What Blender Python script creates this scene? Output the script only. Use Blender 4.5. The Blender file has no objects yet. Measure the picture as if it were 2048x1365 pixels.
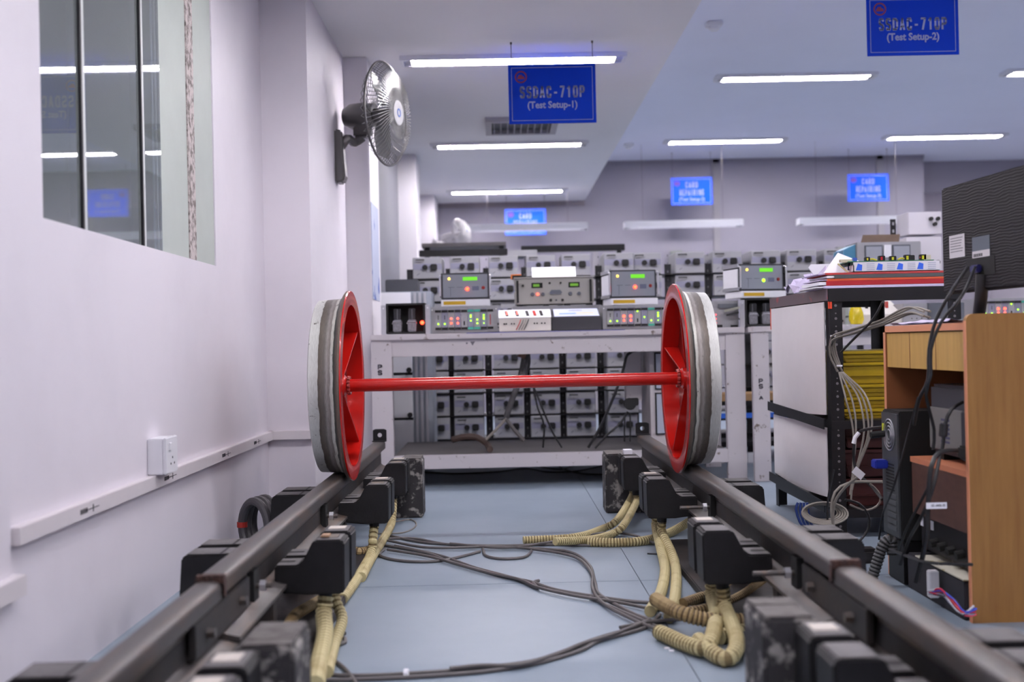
import bpy, bmesh, math, random
from mathutils import Vector, Matrix
random.seed(7)
S = bpy.context.scene
PI = math.pi
# ---------------------------------------------------------------- camera
F = 2300.0; H = 0.85
_a = 24/F; _b = 7/F; _t = math.radians(1.25)
_f = Vector((math.sin(_a)*math.cos(_b), math.cos(_a)*math.cos(_b), math.sin(_b)))
_r0 = Vector((math.cos(_a), -math.sin(_a), 0)); _u0 = _r0.cross(_f)
_r = _r0*math.cos(_t) - _u0*math.sin(_t); _u = _u0*math.cos(_t) + _r0*math.sin(_t)
cd = bpy.data.cameras.new('camera'); cam = bpy.data.objects.new('camera', cd)
S.collection.objects.link(cam); S.camera = cam
cd.sensor_width = 36; cd.lens = 36*F/2048; cd.clip_start = 0.05; cd.clip_end = 100
M4 = Matrix((_r, _u, -_f)).transposed().to_4x4(); M4.translation = (0, 0, H)
cam.matrix_world = M4
cd.dof.use_dof = True; cd.dof.focus_distance = 4.75; cd.dof.aperture_fstop = 2.2
# ---------------------------------------------------------------- world, exposure
W = bpy.data.worlds.new('world'); S.world = W; W.use_nodes = True
W.node_tree.nodes['Background'].inputs[0].default_value = (0.8, 0.82, 1.0, 1)
W.node_tree.nodes['Background'].inputs[1].default_value = 0.05
S.view_settings.view_transform = 'Standard'; S.view_settings.look = 'None'
S.view_settings.gamma = 1; S.view_settings.use_curve_mapping = False
S.view_settings.exposure = 0.0
LAMP = 172.0                                  # strength of the fluorescent tubes
LAMPCOL = (0.93, 0.90, 1.0)
# ---------------------------------------------------------------- pixel -> world helpers (2048x1365)
def ray(px, py): return _f*F + _r*(px-1024) + _u*(682.5-py)
def P(px, py, Y):
    d = ray(px, py); t = Y/d.y; return Vector((d.x*t, Y, H+d.z*t))
def PZ(px, py, z):
    d = ray(px, py); t = (z-H)/d.z; return Vector((d.x*t, d.y*t, z))
def PXx(px, py, X):
    d = ray(px, py); t = X/d.x; return Vector((X, d.y*t, H+d.z*t))
def R(x0, y0, x1, y1, Y):
    c = P((x0+x1)/2, (y0+y1)/2, Y); w = (x1-x0)*Y/F/2; h = (y1-y0)*Y/F/2
    return c.x-w, c.x+w, c.z-h, c.z+h
# ---------------------------------------------------------------- materials
def lin(c):
    return tuple((v/255/12.92 if v/255 <= .04045 else ((v/255+.055)/1.055)**2.4) for v in c)
MATS = {}
def mat(name, c, rough=.5, metal=0., emit=0., var=.08, scale=8., bump=0., bscale=60., alpha=1., spec=.5, c2=None, stretch=(1, 1, 1), coat=0., thr=None, trans=0.):
    if name in MATS: return MATS[name]
    m = bpy.data.materials.new(name); m.use_nodes = True; nt = m.node_tree; N = nt.nodes; L = nt.links
    b = N['Principled BSDF']; c = lin(c)
    b.inputs['Roughness'].default_value = rough; b.inputs['Metallic'].default_value = metal
    b.inputs['Specular IOR Level'].default_value = spec; b.inputs['Alpha'].default_value = alpha
    b.inputs['Coat Weight'].default_value = coat; b.inputs['Coat Roughness'].default_value = .1
    b.inputs['Transmission Weight'].default_value = trans
    b.inputs['Base Color'].default_value = (*c, 1)
    if emit:
        b.inputs['Emission Color'].default_value = (*c, 1); b.inputs['Emission Strength'].default_value = emit
    if var > 0 or bump > 0 or c2:
        tc = N.new('ShaderNodeTexCoord'); mp = N.new('ShaderNodeMapping'); mp.inputs['Scale'].default_value = stretch
        L.new(tc.outputs['Object'], mp.inputs['Vector'])
    if var > 0 or c2:
        n = N.new('ShaderNodeTexNoise'); n.inputs['Scale'].default_value = scale; n.inputs['Detail'].default_value = 6
        n.inputs['Roughness'].default_value = .6
        L.new(mp.outputs[0], n.inputs['Vector'])
        r = N.new('ShaderNodeValToRGB'); L.new(n.outputs['Fac'], r.inputs[0])
        if c2:
            lo, hi = thr or (.45, .65)
            r.color_ramp.elements[0].position = lo; r.color_ramp.elements[1].position = hi
            r.color_ramp.elements[0].color = (*c, 1); r.color_ramp.elements[1].color = (*lin(c2), 1)
        else:
            r.color_ramp.elements[0].position = .3; r.color_ramp.elements[1].position = .7
            r.color_ramp.elements[0].color = (*[v*(1-var) for v in c], 1)
            r.color_ramp.elements[1].color = (*[min(1, v*(1+var)) for v in c], 1)
        L.new(r.outputs[0], b.inputs['Base Color'])
    if bump > 0:
        n2 = N.new('ShaderNodeTexNoise'); n2.inputs['Scale'].default_value = bscale; n2.inputs['Detail'].default_value = 4
        L.new(mp.outputs[0], n2.inputs['Vector'])
        bp = N.new('ShaderNodeBump'); bp.inputs['Strength'].default_value = bump; bp.inputs['Distance'].default_value = .002
        L.new(n2.outputs['Fac'], bp.inputs['Height']); L.new(bp.outputs[0], b.inputs['Normal'])
    MATS[name] = m; return m
wallm = mat('wall_paint', (221, 216, 224), .6, c2=(207, 202, 210), scale=1.1, thr=(.45, .85), bump=.15, bscale=30)
colm = mat('column_paint', (222, 218, 224), .6, var=.02, scale=2)
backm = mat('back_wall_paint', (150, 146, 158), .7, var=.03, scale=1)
ceilh = mat('high_ceiling_paint', (232, 235, 250), .8, var=.02, scale=1)
ceilm = mat('ceiling_paint', (236, 235, 238), .8, var=.02, scale=1)
trunkm = mat('trunking_plastic', (214, 208, 212), .4, var=.03, scale=6)
floorm = mat('blue_floor_vinyl', (140, 153, 166), .42, c2=(124, 138, 152), scale=1.6, thr=(.35, .75), bump=.04, bscale=12, spec=.4)
dark = mat('black_plastic', (30, 29, 32), .5, var=.15)
darker = mat('black_steel', (21, 20, 23), .45, metal=.3, var=.2)
blk = mat('matte_black', (12, 12, 13), .7, var=0)
railm = mat('rail_steel', (80, 76, 75), .42, metal=.35, c2=(104, 84, 70), scale=5, thr=(.48, .75), bump=.3, bscale=90, stretch=(6, .6, 3))
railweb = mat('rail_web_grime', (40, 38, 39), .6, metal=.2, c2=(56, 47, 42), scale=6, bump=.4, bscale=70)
sensm = mat('sensor_black_resin', (25, 24, 26), .5, var=.2, scale=20, bump=.25, bscale=120, spec=.3)
dustm = mat('dusty_grey_plastic', (98, 95, 96), .65, c2=(70, 67, 69), scale=14)
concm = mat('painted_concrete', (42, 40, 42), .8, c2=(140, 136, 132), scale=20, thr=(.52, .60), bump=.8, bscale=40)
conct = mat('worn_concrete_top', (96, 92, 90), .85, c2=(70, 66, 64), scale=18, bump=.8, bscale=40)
hosem = mat('beige_conduit', (196, 184, 138), .55, c2=(150, 128, 84), scale=9, thr=(.5, .8))
hosed = mat('dirty_beige_conduit', (160, 138, 96), .6, c2=(110, 88, 56), scale=9)
cabm = mat('grey_cable', (92, 88, 88), .5, var=.15, scale=20)
cabk = mat('black_cable', (22, 22, 25), .45, var=0)
cabg = mat('pale_grey_cable', (136, 130, 122), .5, var=.1, scale=20)
cabb = mat('blue_cable', (40, 62, 130), .45, var=0)
redm = mat('red_gloss_paint', (182, 22, 16), .24, var=0, coat=.25)
redd = mat('red_paint_in_shade', (120, 8, 6), .35, var=.08, scale=6, coat=.3)  # wheel web: its shade is put into this darker red
boxm = mat('instrument_grey_paint', (150, 150, 154), .5, var=.03, scale=5)
boxp = mat('panel_band_lilac', (132, 132, 150), .5, var=0)
greyd = mat('dark_grey_paint', (88, 92, 100), .5, var=.05)
alum = mat('brushed_aluminium', (196, 196, 202), .3, metal=.7, var=.05, scale=30)
whitep = mat('white_paper', (236, 236, 244), .7, var=.02)
whitem = mat('white_enamel', (226, 226, 232), .45, var=.03, scale=3)
benchm = mat('chipped_white_bench_paint', (198, 192, 196), .55, c2=(116, 102, 94), scale=20, thr=(.63, .70), bump=.2)
shelfgrey = mat('grey_shelf_board', (112, 108, 108), .6, var=.1, scale=5)
bluesign = mat('sign_blue_acrylic', (0, 54, 186), .5, var=0, spec=.12); bluefar = mat('far_sign_backlit_blue', (10, 84, 246), .5, var=0, spec=.12)  # brighter blue on the far signs: light from behind put into the colour
signtxt = mat('sign_lettering_grey', (150, 156, 196), .5, var=0)
signred = mat('sign_emblem_red', (120, 24, 60), .5, var=0)
wood = mat('desk_veneer', (158, 114, 58), .45, c2=(138, 95, 44), scale=5, stretch=(9, 9, .7), thr=(.3, .7))
woodl = mat('drawer_veneer', (206, 166, 92), .45, c2=(186, 146, 76), scale=5, stretch=(9, 9, .7), thr=(.3, .7))
woodedge = mat('salmon_edge_band', (222, 150, 112), .45, var=.03)
wooddk = mat('dark_walnut_laminate', (92, 62, 52), .45, c2=(76, 50, 42), scale=4, stretch=(1, 6, 14), thr=(.3, .7))
yellm = mat('yellow_plastic', (168, 140, 8), .4, var=.1)
redcr = mat('dark_red_plastic', (62, 14, 13), .5, var=.1)
bluem = mat('blue_plastic', (30, 50, 160), .4, var=0)
teal = mat('teal_plastic', (60, 160, 140), .5, var=0)
wiregm = mat('fan_guard_wire', (150, 150, 148), .3, metal=.5, var=0)
lampw = mat('hanging_lamp_glow', (250, 244, 255), .5, emit=2.5, var=0)
glassj = mat('clear_relay_cover', (150, 152, 158), .15, var=.2, scale=60, alpha=.75)
ledr = mat('red_led_glow', (255, 60, 40), .4, emit=9, var=0)
ledg = mat('green_led_glow', (150, 255, 30), .4, emit=4, var=0)
ledy = mat('amber_led_glow', (255, 200, 60), .4, emit=6, var=0)
lcdm = mat('green_lcd_glow', (96, 190, 30), .4, emit=.9, var=0)
fangm = mat('fan_grey_metal', (92, 90, 90), .35, metal=.4, var=.05)
fanbl = mat('fan_translucent_blade', (112, 112, 112), .25, var=0, alpha=.8)
fanw = mat('far_fan_white_plastic', (200, 198, 200), .5, var=0)
tapem = mat('orange_red_reflective_tape', (220, 70, 40), .4, var=0)
lampm = mat('fluorescent_tube_glow', (255, 249, 253), .5, emit=LAMP, var=0)
# ---------------------------------------------------------------- mesh builder
class MB:
    def __init__(s): s.v = []; s.f = []; s.m = []
    def add(s, vs, fs, mi=0):
        o = len(s.v); s.v += [Vector(v) for v in vs]; s.f += [[i+o for i in f] for f in fs]; s.m += [mi]*len(fs); return s
    def box(s, x0, x1, y0, y1, z0, z1, mi=0, top=None):
        vs = [(x, y, z) for z in (z0, z1) for y in (y0, y1) for x in (x0, x1)]
        fs = [(0, 2, 3, 1), (4, 5, 7, 6), (0, 1, 5, 4), (1, 3, 7, 5), (3, 2, 6, 7), (2, 0, 4, 6)]
        s.add(vs, fs, mi)
        if top is not None: s.m[-5] = top
        return s
    def cbox(s, c, sz, mi=0):
        return s.box(c[0]-sz[0]/2, c[0]+sz[0]/2, c[1]-sz[1]/2, c[1]+sz[1]/2, c[2]-sz[2]/2, c[2]+sz[2]/2, mi)
    def beam(s, p0, p1, w, h, mi=0, up=(0, 0, 1)):
        p0, p1 = Vector(p0), Vector(p1); d = (p1-p0).normalized(); up = Vector(up)
        if abs(d.dot(up)) > .95: up = Vector((0, 1, 0))
        a = d.cross(up).normalized()*w/2; b = a.cross(d).normalized()*h/2
        vs = [p+q for p in (p0, p1) for q in (-a-b, a-b, a+b, -a+b)]
        return s.add(vs, [(3, 2, 1, 0), (4, 5, 6, 7), (0, 1, 5, 4), (1, 2, 6, 5), (2, 3, 7, 6), (3, 0, 4, 7)], mi)
    def prism(s, pts, a, b, axis='y', mi=0):
        n = len(pts)
        def mk(u, w, t): return (u, t, w) if axis == 'y' else ((t, u, w) if axis == 'x' else (u, w, t))
        vs = [mk(u, w, a) for u, w in pts] + [mk(u, w, b) for u, w in pts]
        fs = [list(range(n)), list(range(2*n-1, n-1, -1))] + [(i+n, (i+1) % n+n, (i+1) % n, i) for i in range(n)]
        return s.add(vs, fs, mi)
    def cyl(s, p0, p1, r0, r1=None, n=12, mi=0, caps=True):
        r1 = r0 if r1 is None else r1; p0, p1 = Vector(p0), Vector(p1); d = (p1-p0).normalized()
        a = d.orthogonal().normalized(); b = d.cross(a)
        vs = [p+(a*math.cos(2*PI*i/n)+b*math.sin(2*PI*i/n))*r for p, r in ((p0, r0), (p1, r1)) for i in range(n)]
        fs = [(i, (i+1) % n, (i+1) % n+n, i+n) for i in range(n)]
        if caps: fs += [list(range(n-1, -1, -1)), list(range(n, 2*n))]
        return s.add(vs, fs, mi)
    def tube(s, pts, r, n=8, mi=0, rad=None):
        pts = [Vector(p) for p in pts]; prev = None; rings = []; o = len(s.v)
        for i, p in enumerate(pts):
            d = (pts[min(i+1, len(pts)-1)]-pts[max(i-1, 0)]).normalized()
            if prev is None: a = d.orthogonal().normalized()
            else:
                a = prev-d*prev.dot(d); a = a.normalized() if a.length > 1e-6 else d.orthogonal().normalized()
            prev = a; b = d.cross(a); rr = rad[i] if rad else r
            s.v += [p+(a*math.cos(2*PI*k/n)+b*math.sin(2*PI*k/n))*rr for k in range(n)]
        for i in range(len(pts)-1):
            for k in range(n):
                s.f.append([o+i*n+k, o+i*n+(k+1) % n, o+(i+1)*n+(k+1) % n, o+(i+1)*n+k]); s.m.append(mi)
        s.f.append([o+k for k in range(n-1, -1, -1)]); s.m.append(mi)
        s.f.append([o+(len(pts)-1)*n+k for k in range(n)]); s.m.append(mi)
        return s
    def lathe(s, prof, n=32, axis='z', c=(0, 0, 0), mi=0, closed=False):
        c = Vector(c); o = len(s.v); m = len(prof)
        for k in range(n):
            t = 2*PI*k/n; ct, st = math.cos(t), math.sin(t)
            for h, r in prof:
                if axis == 'x': q = (h, r*ct, r*st)
                elif axis == 'y': q = (r*ct, h, r*st)
                else: q = (r*ct, r*st, h)
                s.v.append(c+Vector(q))
        for k in range(n):
            k2 = (k+1) % n
            for j in range(m if closed else m-1):
                j2 = (j+1) % m
                s.f.append([o+k*m+j, o+k2*m+j, o+k2*m+j2, o+k*m+j2]); s.m.append(mi)
        return s
    def xf(s, M, start=0):
        for i in range(start, len(s.v)): s.v[i] = M @ s.v[i]
        return s
def smooth_path(pts, step=.02):
    pts = [Vector(p) for p in pts]; out = []
    q = [pts[0]*2-pts[1]]+pts+[pts[-1]*2-pts[-2]]
    for i in range(1, len(q)-2):
        p0, p1, p2, p3 = q[i-1:i+3]; n = max(2, int((p2-p1).length/step))
        for k in range(n):
            t = k/n
            out.append(.5*((2*p1)+(-p0+p2)*t+(2*p0-5*p1+4*p2-p3)*t*t+(-p0+3*p1-3*p2+p3)*t**3))
    out.append(pts[-1]); return out
COL = S.collection.objects
def thing(name, label, cat, loc, group=None, rz=0):
    o = bpy.data.objects.new(name, None); COL.link(o); o.empty_display_size = .05
    o.location = loc; o.rotation_euler = (0, 0, rz)
    o['label'] = label; o['category'] = cat
    if group: o['group'] = group
    return o
def root_of(p):
    while p.parent: p = p.parent
    return p
def obj(name, mb, m, parent=None, bev=0, origin=None, local=False, sm=False, label=None, kind=None, seg=2):
    """links the builder's mesh as ONE object; vertices are given in world space unless local"""
    me = bpy.data.meshes.new(name)
    o = Vector((0, 0, 0))
    if not local:
        if parent is not None: o = root_of(parent).location.copy()
        elif origin is not None: o = Vector(origin)
        elif origin is None and mb.v:
            xs = [v.x for v in mb.v]; ys = [v.y for v in mb.v]; zs = [v.z for v in mb.v]
            o = Vector(((min(xs)+max(xs))/2, (min(ys)+max(ys))/2, min(zs)))
    me.from_pydata([v-o for v in mb.v], [], mb.f); me.update()
    ms = m if isinstance(m, (list, tuple)) else [m]
    for q in ms: me.materials.append(q)
    if len(ms) > 1: me.polygons.foreach_set('material_index', mb.m)
    b = bmesh.new(); b.from_mesh(me)
    if bev: 
        bmesh.ops.remove_doubles(b, verts=b.verts, dist=1e-6)
    bmesh.ops.recalc_face_normals(b, faces=b.faces)
    if bev:
        es = [e for e in b.edges if len(e.link_faces) == 2 and e.calc_face_angle(0) > .5]
        bmesh.ops.bevel(b, geom=es, offset=bev, segments=seg, affect='EDGES', clamp_overlap=True)
    b.to_mesh(me); b.free()
    if sm:
        me.polygons.foreach_set('use_smooth', [True]*len(me.polygons))
        me.set_sharp_from_angle(angle=math.radians(35))
    ob = bpy.data.objects.new(name, me); COL.link(ob)
    if parent is not None: ob.parent = parent
    else: ob.location = o
    if label: ob['label'] = label
    if kind: ob['kind'] = kind
    return ob
def tag(o, label, cat, group=None):
    o['label'] = label; o['category'] = cat
    if group: o['group'] = group
    return o
def struct(name, mb, m, **k):
    o = obj(name, mb, m, origin=(0, 0, 0), **k); o['kind'] = 'structure'; return o
def dup(root, loc, label=None, group=None, rz=None):
    r = root.copy(); COL.link(r); r.location = loc
    if rz is not None: r.rotation_euler = (0, 0, rz)
    if label: r['label'] = label
    if group: r['group'] = group
    for ch in list(root.children):
        c = ch.copy(); COL.link(c); c.parent = r
        for g in list(ch.children):
            d = g.copy(); COL.link(d); d.parent = c
    return r
def text_mesh(txt, size, sx=1.0, bold=0.0, ext=.0008):
    cu = bpy.data.curves.new('t', 'FONT'); cu.body = txt; cu.size = size; cu.align_x = 'CENTER'; cu.align_y = 'CENTER'
    cu.offset = bold; cu.extrude = ext; cu.resolution_u = 3
    o = bpy.data.objects.new('t', cu); COL.link(o)
    dg = bpy.context.evaluated_depsgraph_get(); me = bpy.data.meshes.new_from_object(o.evaluated_get(dg))
    mb = MB(); mb.add([(v.co.x*sx, v.co.y, v.co.z) for v in me.vertices], [list(p.vertices) for p in me.polygons])
    bpy.data.objects.remove(o); bpy.data.curves.remove(cu); bpy.data.meshes.remove(me)
    return mb
def text_at(name, txt, size, c, m, parent, sx=1., bold=0., M=None, ext=.0008):
    mb = text_mesh(txt, size, sx, bold, ext)
    base = Matrix.Rotation(PI/2, 4, 'X')          # faces -Y
    mb.xf(Matrix.Translation(c) @ (M or Matrix.Identity(4)) @ base)
    return obj(name, mb, m, parent)

GL = {'S': [[(1, .82), (.8, 1), (.2, 1), (0, .82), (0, .64), (.2, .52), (.8, .46), (1, .34), (1, .18), (.8, 0), (.2, 0), (0, .18)]],
 'D': [[(0, 0), (0, 1), (.65, 1), (1, .8), (1, .2), (.65, 0), (0, 0)]], 'A': [[(0, 0), (.5, 1), (1, 0)], [(.2, .28), (.8, .28)]],
 'C': [[(1, .75), (.8, 1), (.2, 1), (0, .8), (0, .2), (.2, 0), (.8, 0), (1, .25)]], '-': [[(.2, .42), (.8, .42)]], '7': [[(0, 1), (1, 1), (.35, 0)]],
 '1': [[(.25, .8), (.6, 1), (.6, 0)]], '0': [[(.2, 0), (0, .2), (0, .8), (.2, 1), (.8, 1), (1, .8), (1, .2), (.8, 0), (.2, 0)]],
 'P': [[(0, 0), (0, 1), (.75, 1), (1, .85), (1, .6), (.75, .45), (0, .45)]], 'R': [[(0, 0), (0, 1), (.75, 1), (1, .85), (1, .62), (.75, .5), (0, .5)], [(.55, .5), (1, 0)]],
 'E': [[(1, 1), (0, 1), (0, 0), (1, 0)], [(0, .5), (.8, .5)]], 'I': [[(.5, 0), (.5, 1)]], 'N': [[(0, 0), (0, 1), (1, 0), (1, 1)]],
 'G': [[(1, .75), (.8, 1), (.2, 1), (0, .8), (0, .2), (.2, 0), (.8, 0), (1, .2), (1, .48), (.55, .48)]]}
def stroke_text(txt, c, width, height, y, th):
    """condensed bold capitals as flat strokes facing -Y, centred on c"""
    mb = MB(); n = len(txt); pitch = width/n; gw = pitch*.78-th; gh = height-th; y0 = y
    for i, ch in enumerate(txt):
        ox = c[0]-width/2+i*pitch+pitch*.11+th/2; oz = c[2]-height/2+th/2
        for pl in GL[ch]:
            q = [Vector((ox+a*gw, 0, oz+b*gh)) for a, b in pl]
            for a, b in zip(q, q[1:]):
                d = (b-a).normalized()*th/2; p = Vector((-d.z, 0, d.x)); yy = y0
                mb.add([Vector((v.x, yy, v.z)) for v in (a-d*.6-p, b+d*.6-p, b+d*.6+p, a-d*.6+p)], [(0, 1, 2, 3)])
    return mb
# ================================================================ THE SETTING
ZL, ZH, XE = 2.64, 3.13, 1.10          # low ceiling, high ceiling, edge of the low ceiling
YB = 14.45; XR = 7.5; YR = -3.0
X1, X2 = -1.16, -0.93
# floor: vinyl sheets with open seams over a dark bed
fl = struct('floor', MB().box(-1.4, XR, YR, 19, -.06, -.004), mat('floor_bed', (60, 64, 70), .8, var=0))
xs = [-1.4, .48, 2.48, 4.48, 6.48, XR]; ys = [YR, -1.9, 1.1, 4.09, 7.1, 10.1, 13.1, 16.1, 19]
for i in range(len(xs)-1):
    for j in range(len(ys)-1):
        g = .0015
        s_ = obj('floor_sheet', MB().box(xs[i]+g, xs[i+1]-g, ys[j]+g, ys[j+1]-g, -.004, 0), floorm, fl)
# left wall: stepped pieces
wl = MB()
def wallbox(x1, y0, y1, z0=0, z1=ZL): wl.box(-1.4, x1, y0, y1, z0, z1)
wallbox(X1, YR, 2.95); wallbox(X1, 2.95, 4.74, 0, 1.20); wallbox(X1, 2.95, 4.74, 2.5, ZL)
wallbox(X1, 4.74, 5.72)
struct('wall_left', wl, wallm)
struct('wall_left_pier', MB().box(-1.4, X2, 5.72, 14.6, 0, ZL), wallm)
for nm, y0, y1, x1 in (('column_left_near', 7.08, 7.62, -.78), ('column_left_middle', 10.7, 11.2, -.75), ('column_left_far', 13.6, 14.44, -.74)):
    struct('trim_%d' % (10+int(y0)), MB().box(X2-.01, x1, y0, y1, 0, ZL), colm, bev=.006)
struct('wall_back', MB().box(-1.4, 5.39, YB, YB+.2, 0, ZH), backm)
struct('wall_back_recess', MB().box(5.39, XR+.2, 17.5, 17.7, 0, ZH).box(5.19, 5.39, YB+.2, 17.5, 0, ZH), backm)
struct('wall_right', MB().box(XR, XR+.2, YR, 17.5, 0, ZH), wallm)
struct('wall_rear', MB().box(-1.4, XR, YR-.2, YR, 0, ZH), wallm)
struct('ceiling', MB().box(XE, XR+.2, YR-.2, 17.7, ZH, ZH+.15).box(XE-.03, XE, YR-.2, YB, ZL+.12, ZH+.15), ceilh)
struct('ceiling_low', MB().box(-1.4, XE, YR-.2, YB, ZL, ZL+.12), ceilm)
struct('trim_16', MB().box(X2-.01, X2+.012, 7.62, 10.7, 0, ZL-.02), mat('recess_dark_grey', (128, 128, 136), .6, var=.03, scale=2))  # grey sheet added to darken the recessed wall between the columns
# thin cornice and conduits on the back wall
struct('trim_1', MB().box(XE, 5.39, YB-.03, YB, ZH-.05, ZH), mat('cornice_grey', (140, 136, 146), .7, var=0))
struct('trim_2', MB().box(-.74, XE, YB-.03, YB, ZL-.06, ZL), mat('cornice_brown_grey', (128, 120, 126), .7, var=0))
struct('trim_3', MB().box(5.39, XR, 15.0, 15.25, 2.72, ZH), backm)
for i, px in enumerate((1432, 1760, 1188)):
    c = P(px, 400, YB)
    struct('trim_%d' % (4+i), MB().box(c.x-.04, c.x+.04, YB-.03, YB, 0, ZH if i < 2 else 2.0), mat('conduit_grey', (150, 146, 152), .6, var=0))
for i, px in enumerate((1350, 1680)):
    c = P(px, 480, YB)
    struct('trim_%d' % (7+i), MB().box(c.x-.07, c.x+.07, YB-.12, YB-.03, 0, 1.98), mat('greenish_post', (140, 144, 138), .6, var=0))
# dark blotches, scuffs on the near wall are in the paint; grey stains below the trunking
stain = mat('wall_grime', (176, 172, 180), .7, var=.1, scale=5)
# ---- window
wn = struct('window_1', MB().box(-1.27, -1.24, 2.95, 4.74, 1.2, 2.5), mat('room_behind_window', (176, 184, 184), .8, var=.1, scale=3))
frm = mat('window_white_frame', (200, 204, 204), .5, var=.04)
gasket = mat('window_black_gasket', (14, 14, 20), .5, var=0)
palm = mat('window_pale_green_board', (176, 184, 178), .6, var=.03)
foam = mat('window_sealant', (196, 186, 184), .9, c2=(120, 112, 108), scale=30, thr=(.45, .6), bump=1, bscale=60)
gl = bpy.data.materials.new('window_glass'); gl.use_nodes = True
nt = gl.node_tree; nt.nodes.clear()
o_ = nt.nodes.new('ShaderNodeOutputMaterial'); mx = nt.nodes.new('ShaderNodeMixShader'); fr = nt.nodes.new('ShaderNodeFresnel')
tr = nt.nodes.new('ShaderNodeBsdfTransparent'); gg = nt.nodes.new('ShaderNodeBsdfGlossy')
fr.inputs[0].default_value = 1.9; tr.inputs[0].default_value = (.90, .95, .94, 1); gg.inputs['Roughness'].default_value = .02
gg.inputs[0].default_value = (.9, .93, 1, 1)
df = nt.nodes.new('ShaderNodeBsdfDiffuse'); df.inputs[0].default_value = (.42, .47, .46, 1); m2 = nt.nodes.new('ShaderNodeMixShader'); m2.inputs[0].default_value = .4   # grey-green diffuse share added to brighten the dim panes
nt.links.new(tr.outputs[0], m2.inputs[1]); nt.links.new(df.outputs[0], m2.inputs[2])
nt.links.new(fr.outputs[0], mx.inputs[0]); nt.links.new(m2.outputs[0], mx.inputs[1]); nt.links.new(gg.outputs[0], mx.inputs[2]); nt.links.new(mx.outputs[0], o_.inputs[0])
def yw(px, py): return PXx(px, py, X1).y
ya, yb, yc, yd, ye = yw(165, 250), yw(284, 250), yw(325, 300), yw(378, 300), yw(392, 300)
for y0, y1 in ((2.95, ya-.01), (ya+.03, yb-.01), (yb+.03, yc)):
    obj('window_pane', MB().box(X1-.012, X1-.006, y0, y1, 1.2, 2.5), gl, wn)
for y in (ya, yb):
    obj('window_mullion', MB().box(X1-.03, X1-.002, y, y+.03, 1.2, 2.5), frm, wn)
    obj('window_gasket', MB().box(X1-.03, X1+.002, y-.011, y, 1.2, 2.5), gasket, wn)
    obj('window_mullion', MB().box(X1-.035, X1-.02, y-.07, y-.02, 1.2, 2.5), frm, wn)
obj('window_board', MB().box(X1-.03, X1-.008, yc, yd, 1.2, 2.5), palm, wn)
obj('window_sealant', MB().box(X1-.03, X1-.004, yd, ye, 1.2, 2.5), foam, wn, bev=.003)
obj('window_board', MB().box(X1-.03, X1-.006, ye, 4.74, 1.2, 2.5), palm, wn)
# vertical blind strips behind the glass
bl = mat('blind_fabric', (244, 246, 242), .8, var=.03)
y = 3.0
while y < yc-.05:
    w_ = random.choice((.03, .05, .08))
    obj('blind_strip', MB().box(-1.20, -1.197, y, y+w_, 1.2, random.uniform(1.7, 2.1)), bl, wn); y += w_+random.choice((.02, .05, .09))
# ---- cable trunking along the wall (dado), its return and the lower piece
z0, z1 = H-.447, H-.403
struct('trim_20', MB().box(X1, X1+.028, 2.7, 5.72, z0, z1).box(X1, X2+.0, 5.692, 5.72, z0, z1).box(X2, X2+.02, 5.70, 7.08, z0, z1), trunkm, bev=.002)
struct('trim_21', MB().box(X1, X1+.035, 1.4, 2.72, H-.565, H-.515), trunkm, bev=.002)
struct('trim_22', MB().box(X1, X1+.012, YR, 2.69, H-.9+.05, ZL), wallm)
inkm = mat('marker_ink', (40, 38, 50), .6, var=0)
for yy in (3.18, 3.95, 4.75, 5.35):
    zc = (z0+z1)/2
    mk = MB().box(X1+.0285, X1+.0295, yy-.05, yy+.05, zc-.001, zc+.001)
    for k in range(4): mk.box(X1+.0285, X1+.0295, yy-.09+k*.014, yy-.083+k*.014, zc-.006, zc+.007)
    mk.box(X1+.0285, X1+.0295, yy+.004, yy+.007, zc-.01, zc+.01)
    struct('trim_%d' % int(23+yy*2), mk, inkm)
# wall socket
t = thing('wall_socket', 'white plastic switch socket box fixed above the wall trunking', 'socket', (X1, 3.84, H-.40))
obj('back_box', MB().box(X1, X1+.052, 3.77, 3.90, H-.402, H-.283), whitem, t, bev=.003)
obj('face_plate', MB().box(X1+.052, X1+.062, 3.768, 3.902, H-.402, H-.281), whitem, t, bev=.003)
obj('rocker_switch', MB().box(X1+.062, X1+.067, 3.80, 3.825, H-.325, H-.30), whitem, t, bev=.001)
for dy, dz in ((0, 0), (.02, -.02), (-.02, -.02)):
    obj('pin_hole', MB().cyl((X1+.061, 3.84+dy, H-.35+dz), (X1+.0628, 3.84+dy, H-.35+dz), .004, n=8), blk, t)
# coil of grey hose by the wall
t = thing('hose_coil', 'coil of dark grey hose with red tape propped against the left wall', 'hose', P(512, 1082, 4.72)*1)
t.location.z = 0
cc = P(515, 1045, 4.72)
for k in range(3):
    pts = [(cc.x-.01+.012*k+.065*math.cos(a), cc.y+.045*k-.055*math.cos(a), max(.02, .125+.105*math.sin(a))) for a in [2*PI*i/28 for i in range(29)]]
    obj('hose_loop', MB().tube(pts, .018, n=10), mat('dark_grey_hose', (74, 72, 76), .45, var=.1), t, sm=True)
obj('red_tape', MB().cyl((cc.x-.075, cc.y+.055, .118), (cc.x-.075, cc.y+.055, .14), .0215, n=12), mat('red_tape', (170, 40, 30), .5, var=0), t)
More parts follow.
